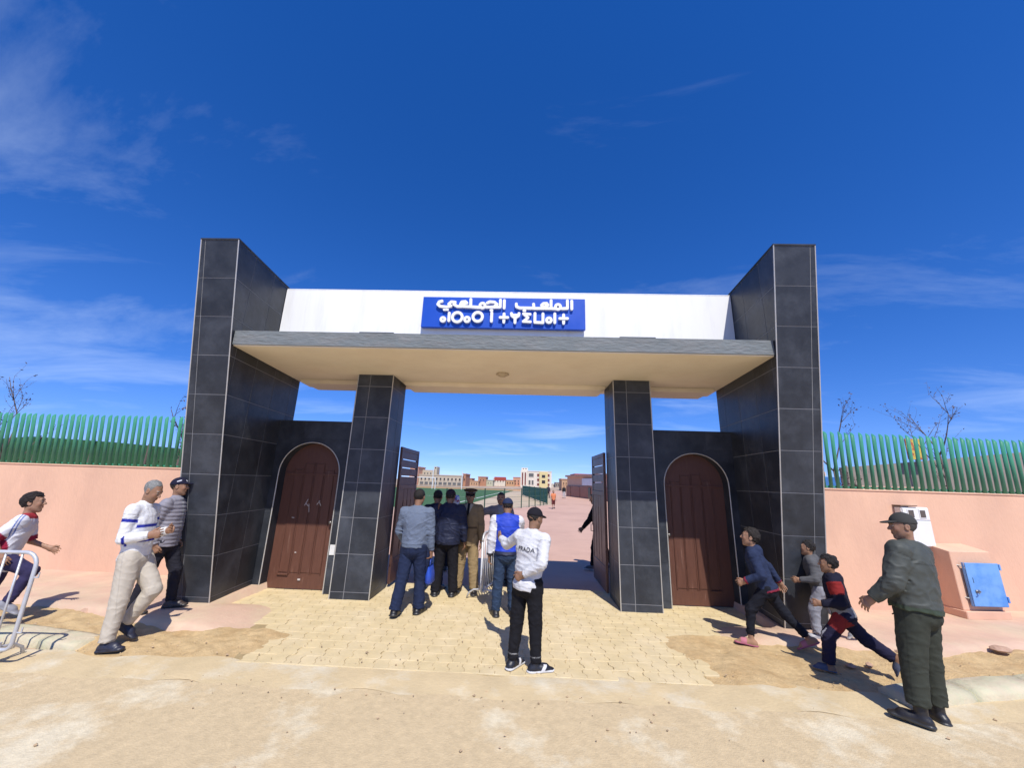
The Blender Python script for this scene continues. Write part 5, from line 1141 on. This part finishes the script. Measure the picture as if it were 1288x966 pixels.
# men walking in through the gate
JB = person('man in blue grey jumper and navy trousers walking in seen from behind', (-1.27, .28, 0), 6, 1.80, lean=2, head=(0, 6, 0), armR=(4, 7, 8, 4), armL=(6, 14, 48, 0), legR=(8, 4, -6, 4), legL=(-14, 2, -18, 2), footR=(10, 0), footL=(8, -8),
       hair=(.015, .013, .012), hairstyle='crop', skin=(.26, .14, .085), top=dict(name='jumper', col=(.135, .165, .225), fabric='knit', hem=-.005, loose=.020, collar=.022, fold=.008, colfn=lambda i, c: lerp(c, band(i['z'], -1, .028), (.115, .14, .19))),
       bottom=dict(col=(.014, .022, .055), loose=.018, taper=1.25, ankle=1.02), shoes=dict(col=(.012, .012, .014)), seed=5, build=1.06, hands=(.8, .6))
J = person('man in dark navy clothes half hidden behind the blue grey jumper man', (-1.22, 1.55, 0), 8, 1.76, head=(10, 4, 0), armR=(4, 6, 10, 3), armL=(4, 6, 10, 3), legR=(6, 3, 2, 3), legL=(-8, 3, -14, 3), hair=(.012, .011, .012), skin=(.26, .14, .085),
       top=dict(name='jacket', col=(.014, .018, .04), loose=.022, collar=.03), bottom=dict(col=(.015, .022, .06), loose=.014), seed=6, hands=(1.0, .5), lod=1.15)
_h = JB['root'].matrix_basis @ Vector(JB['WR']+JB['DR']*.105*1.8*.62)
e = tag(empty('carrier_bag', (_h.x, _h.y, _h.z-.915)), 'bright blue carrier bag hanging from the hand of the blue grey jumper man', 'bag')
mbag = mat('bag_blue', (.02, .07, .42), .45, .1, 10., .4, 14., col2=(.5, .5, .55), c2pos=(.62, .66), c2scale=5.)
BZ = .56
mb = MB(); vs = []
for z, w, d in ((BZ, .13, .045), (BZ+.02, .15, .06), (BZ+.12, .155, .055), (BZ+.22, .145, .03), (BZ+.25, .14, .012)):
    for k in range(16): an = 2*math.pi*k/16; vs.append((d*math.copysign(abs(math.cos(an))**.7, math.cos(an))+.006*math.sin(7*an+z*30), w*math.copysign(abs(math.sin(an))**.7, math.sin(an)), z))
mb.add(vs, [(i*16+j, i*16+(j+1) % 16, (i+1)*16+(j+1) % 16, (i+1)*16+j) for i in range(4) for j in range(16)]+[tuple(range(16))[::-1]]); mb.build('bag_body', mbag, e, True)
MB().tube([(0, -.07, BZ+.24), (0, -.05, BZ+.32), (0, 0, BZ+.355), (0, .05, BZ+.32), (0, .07, BZ+.24)], .006, 6).build('bag_handle', mbag, e, True)
BAG = e
person('person in white patterned headscarf ahead of the entering men', (-1.16, 3.35, 0), 4, 1.60, armR=(4, 6, 10, 3), armL=(4, 6, 10, 3), legR=(8, 3, 2, 3), legL=(-10, 3, -14, 3), hairstyle=None, cap=dict(type='scarf', col=(.7, .7, .72), spot=(.05, .08, .4), spot2=(.5, .05, .08)),
       top=dict(name='coat', col=(.03, .035, .07), loose=.024, hem=-.12, hemflare=1.1), bottom=dict(col=(.02, .02, .03)), seed=7, lod=1.3)
person('broad man in navy jacket and dark cap standing with his back turned', (-.92, 1.26, 0), 4, 1.78, head=(4, 4, 0), armR=(2, 11, 16, 5), armL=(2, 10, 14, 4), legR=(2, 5, -1, 4), legL=(-1, 5, -3, 4), cap=dict(col=(.03, .022, .03), turn=0), skin=(.24, .13, .08),
       top=dict(name='jacket', col=(.012, .017, .045), loose=.034, hem=-.05, collar=.028, fabric='shell_fabric', fold=.010), bottom=dict(col=(.010, .010, .014), loose=.018, taper=1.25, ankle=1.0), seed=8, build=1.12, belly=.006)
# officer facing out, saluting
def c_(i, c):
    front = (i['y'] > .03) & (i['arm'] == 0)
    tri = front & (np.abs(i['x']) < (i['z']-.20)*.36); c = lerp(c, tri*1., (.42, .36, .26)); c = lerp(c, (tri & (np.abs(i['x']) < .013))*1., (.012, .012, .015))
    c = lerp(c, band(i['z'], .085, .105)*(i['arm'] == 0), (.09, .06, .035)); return c
person('officer in khaki uniform and peaked cap saluting at the gate', (-.58, 1.55, 0), 186, 1.80, head=(14, 8, 0), armR=(28, 58, 118, 4), armL=(2, 9, 8, 5), legR=(2, 4, 0, 4), legL=(4, 5, 1, 5), skin=(.27, .15, .09), hairstyle='crop',
       cap=dict(type='peaked', col=(.05, .035, .022), band=(.06, .03, .02), pipe=(.55, .5, .45)), top=dict(name='uniform_jacket', col=(.23, .165, .09), loose=.018, hem=-.085, hemflare=1.1, collar=.015, colfn=c_), bottom=dict(col=(.29, .21, .11), loose=.018, taper=1.25, ankle=1.0), shoes=dict(col=(.012, .01, .01)), seed=9, hands=(.05, .3), thumb=((0, .3, 1), None))
# welcoming man, arm outstretched
def c_(i, c):
    front = (i['y'] > .02) & (i['arm'] == 0) & (np.abs(i['x']) < (i['z']-.14)*.22); return lerp(c, front*1., (.22, .24, .27))
person('man in grey jacket holding one arm straight out behind the barrier', (-.02, 2.3, 0), 176, 1.73, head=(-6, 2, 0), armR=(38, 70, 48, 62), armL=(10, 16, 40, 8), legR=(0, 4, 0, 4), legL=(4, 5, 0, 4), skin=(.26, .14, .09), hairstyle='crop',
       top=dict(name='jacket', col=(.20, .19, .21), loose=.022, hem=-.10, colfn=c_), bottom=dict(col=(.04, .04, .05), loose=.016), shoes=dict(col=(.015, .013, .013)), seed=10, hands=(.15, .5), thumb=((0, 0, 1), None), lod=1.15)
# man in blue vest with white sleeves
def c_(i, c):
    c = lerp(c, (i['arm'] > 0)*1., (.62, .62, .64)); c = lerp(c, ((i['arm'] > 0) & (i['u'] > 1.82))*1., (.03, .03, .04)); c = lerp(c, ((i['arm'] == 0) & (i['z'] < .015))*1., (.015, .02, .05)); return c
person('man in bright blue vest with white sleeves and navy cap seen from behind', (.20, .36, 0), -6, 1.69, lean=2, head=(-2, 8, 0), armR=(40, 6, 78, -6), armL=(-2, 9, 8, 6), legR=(2, 3, -2, 3), legL=(0, 4, -4, 4), skin=(.27, .15, .09), cap=dict(col=(.018, .028, .075)),
       top=dict(name='vest', col=(.012, .045, .42), loose=.026, hem=-.015, collar=.03, fabric='shell_fabric', colfn=c_, fold=.008), bottom=dict(col=(.026, .045, .085), loose=.014, taper=1.1, ankle=1.0, fold=.009), shoes=dict(col=(.02, .018, .018)), seed=11, build=1.05, hands=(.7, .5))
# man in white sweatshirt with lettering on the back, one hand behind him
def back_text(J):
    cu = bpy.data.curves.new('lettering', 'FONT'); cu.body = 'PRADA'; cu.size = .066; cu.align_x = 'CENTER'; cu.space_character = 1.05; cu.offset = .0012
    o = bpy.data.objects.new('tmp_text', cu); COL.objects.link(o); dg = bpy.context.evaluated_depsgraph_get(); me = bpy.data.meshes.new_from_object(o.evaluated_get(dg)); bpy.data.objects.remove(o)
    from mathutils.bvhtree import BVHTree
    tm = J['top'].data; bv = BVHTree.FromPolygons([v.co for v in tm.vertices], [tuple(p.vertices) for p in tm.polygons])
    bm = bmesh.new(); bm.from_mesh(me); bmesh.ops.triangulate(bm, faces=bm.faces); bmesh.ops.subdivide_edges(bm, edges=[e_ for e_ in bm.edges if e_.calc_length() > .02], cuts=2)
    c = J['PEL']+J['UP']*.212*J['S']
    for v in bm.verts:
        p = c+J['RT']*v.co.x+J['UP']*(v.co.y-.03)-J['FW']*.5; hit = bv.ray_cast(Vector(p), Vector(J['FW']))
        q = np.array(hit[0]) if hit[0] else p+J['FW']*.36
        v.co = Vector(q-J['FW']*.0045)
    bm.to_mesh(me); bm.free(); me.materials.clear(); me.materials.append(mat('lettering_black', (.07, .07, .075), .8)); link('lettering', me, J['root'])
def c_(i, c): return lerp(c, ((i['arm'] == 0) & (i['z'] < -.045))*1., (.72, .72, .72))
person('man in white sweatshirt with back lettering and black cap pointing with one arm', (.52, -1.38, 0), 30, 1.66, build=.93, lean=5, tilt=3, head=(-16, 8, 0), armR=(-34, 10, -16, -58), armL=(35, 55, 105, 52), legR=(3, 2, -1, 2), legL=(-3, 5, -6, 3), footR=(46, 0), footL=(-6, 0), skin=(.25, .14, .085),
       cap=dict(col=(.012, .011, .016)), top=dict(name='sweatshirt', col=(.60, .60, .61), fabric='knit', loose=.015, hem=-.05, collar=.022, fold=.007, colfn=c_), bottom=dict(col=(.010, .010, .013), loose=.010, taper=.95, ankle=.97, colfn=lambda i, c: lerp(c, band(i['u'], 1.80, 1.815, .01), (.5, .5, .5))),
       shoes=dict(col=(.014, .015, .02), sole=(.62, .62, .62), accent=(.6, .6, .62)), seed=12, extra=back_text, hands=(.55, .15), thumb=((0, 0, 1), (0, 0, 1)))
# three boys running
person('running boy in navy hooded jacket black jeans and pink sandals', (3.66, -.50, .02), -62, 1.52, roll=4, slim=.95, lean=20, head=(0, -10, 0), armL=(-22, 12, 62, -6), armR=(-50, 16, -36, 12), legL=(34, 3, 2, 2), legR=(-36, 3, -48, 2), footR=(4, -30), footL=(4, 0), kid=True, hairstyle='tuft', hair=(.02, .015, .012), skin=(.33, .185, .115),
       top=dict(name='hooded_jacket', col=(.022, .032, .072), loose=.020, hem=-.04, hood=True, colfn=lambda i, c: lerp(lerp(c, ((i['arm'] == 0) & (i['z'] < -.022))*1., (.20, .02, .04)), ((i['arm'] > 0) & (i['u'] > 1.88))*1., (.20, .02, .04))), bottom=dict(col=(.010, .011, .017), loose=.002, taper=.9, ankle=.84), shoes=dict(sandal=True, col=(.45, .16, .20), sole=(.36, .11, .16)), seed=13, hands=(.7, .5))
person('running boy in grey hooded top and pale grey trousers beside the tower', (4.50, -.30, .08), -62, 1.25, roll=4, slim=.95, lean=14, head=(0, -4, 0), armL=(-8, 12, 76, -4), armR=(-44, 14, 20, 8), legL=(18, 3, -4, 2), legR=(-30, 3, -52, 2), footR=(4, -40), footL=(4, 0), kid=True, hairstyle='tuft', hair=(.015, .012, .011), skin=(.31, .17, .10),
       top=dict(name='hooded_top', col=(.10, .10, .105), loose=.018, hem=-.04, hood=True), bottom=dict(col=(.27, .27, .30), loose=.014, ankle=.92, taper=1.1), shoes=dict(col=(.35, .35, .37), sole=(.5, .5, .5)), seed=14, hands=(.8, .5))
def ct(i, c):
    c = lerp(c, ((i['arm'] > 0) & (i['u'] < .62) & (i['u'] > .02))*1., (.22, .02, .02)); c = lerp(c, ((i['arm'] == 0) & (i['z'] < .055) & (i['z'] > -.02) & (i['x'] < -.02))*1., (.20, .20, .21)); return c
def cb(i, c):
    c = lerp(c, ((i['u'] > .05) & (i['u'] < .62) & (i['side'] > .004))*1., (.20, .022, .022)); c = lerp(c, ((i['u'] > .78) & (i['u'] < 1.05) & (np.abs(i['side']-.02) < .010))*1., (.35, .35, .38)); return c
person('running boy in navy and red tracksuit with one foot kicked back', (4.16, -1.10, .0), -62, 1.29, roll=5, slim=.95, lean=13, head=(0, -3, 0), armL=(-12, 12, 76, -4), armR=(-34, 16, -12, 10), legL=(32, 3, 4, 2), legR=(-44, 4, -62, 3), footR=(4, -72), footL=(4, 0), kid=True, hairstyle='tuft', hair=(.012, .009, .009), skin=(.27, .145, .085),
       top=dict(name='track_jacket', col=(.012, .012, .026), loose=.024, hem=-.05, colfn=ct, hood=True), bottom=dict(name='track_trousers', col=(.014, .013, .034), loose=.018, taper=1.1, ankle=.93, colfn=cb), shoes=dict(sandal='slipper', col=(.08, .09, .13), sole=(.09, .10, .14)), seed=15, hands=(.8, .5))
# guard in dark green
def c_(i, c): return lerp(c, ((i['arm'] == 0) & (i['z'] < .012))*1., (.035, .05, .03))
person('guard in dark green uniform cap and black boots watching the boys', (4.18, -1.98, -.022), -24, 1.79, roll=6, slim=.95, lean=1, head=(46, 4, 0), armR=(6, 8, 26, -10), armL=(2, 18, 42, 8), legR=(1, 5, -2, 4), legL=(2, 4, -3, 4), footR=(16, 0), footL=(22, 0), skin=(.30, .165, .105), hair=(.06, .055, .05), hairstyle='crop',
       cap=dict(col=(.045, .045, .042)), top=dict(name='uniform_jacket', col=(.058, .064, .056), loose=.038, hem=-.01, hemflare=1.16, collar=.028, fabric='shell_fabric', fold=.009, colfn=c_), bottom=dict(name='uniform_trousers', col=(.040, .044, .034), loose=.026, wide=1.1, taper=1.15, ankle=.84, fold=.007), shoes=dict(name='boot', col=(.016, .014, .014), boot=.055), seed=16, build=1.06, belly=.008, hands=(.45, .4))
# figures further in
person('person in black clothes walking half hidden behind the open gate leaf', (2.34, 3.95, 0), -70, 1.74, lean=6, head=(0, 10, 0), armL=(26, 8, 40, 0), armR=(-20, 8, -4, 6), legL=(14, 3, 6, 2), legR=(-14, 3, -26, 2), footR=(4, -20), hair=(.01, .01, .01), skin=(.16, .09, .06),
       top=dict(name='jacket', col=(.010, .009, .009), loose=.020), bottom=dict(col=(.010, .010, .012)), shoes=dict(col=(.06, .06, .07), sole=(.4, .4, .4)), seed=17, lod=1.3)
FARG = 'small distant figures on the inner track'
person('distant child in orange top and dark shorts on the inner track', g2(696, 640), 170, 1.45, armR=(10, 12, 30, 4), armL=(-8, 12, 20, 4), legR=(14, 3, 4, 3), legL=(-10, 3, -22, 3), kid=True, hair=(.02, .015, .012), skin=(.34, .19, .12), top=dict(name='shirt', col=(.62, .22, .10), sleeve=.7, hem=-.05), bottom=dict(name='shorts', col=(.12, .03, .03), ankle=.1), seed=18, lod=2.2, group=FARG)
person('distant person in dark clothes beside the windscreen fence', g2(689.6, 626.5), 170, 1.7, top=dict(name='jacket', col=(.03, .03, .05)), bottom=dict(col=(.03, .03, .04)), seed=19, lod=2.6, group=FARG)
person('distant person in dark top and white trousers near the long salmon building', g2(709.5, 627), 200, 1.7, top=dict(name='jacket', col=(.02, .02, .025)), bottom=dict(col=(.5, .5, .5)), seed=20, lod=2.6, group=FARG)
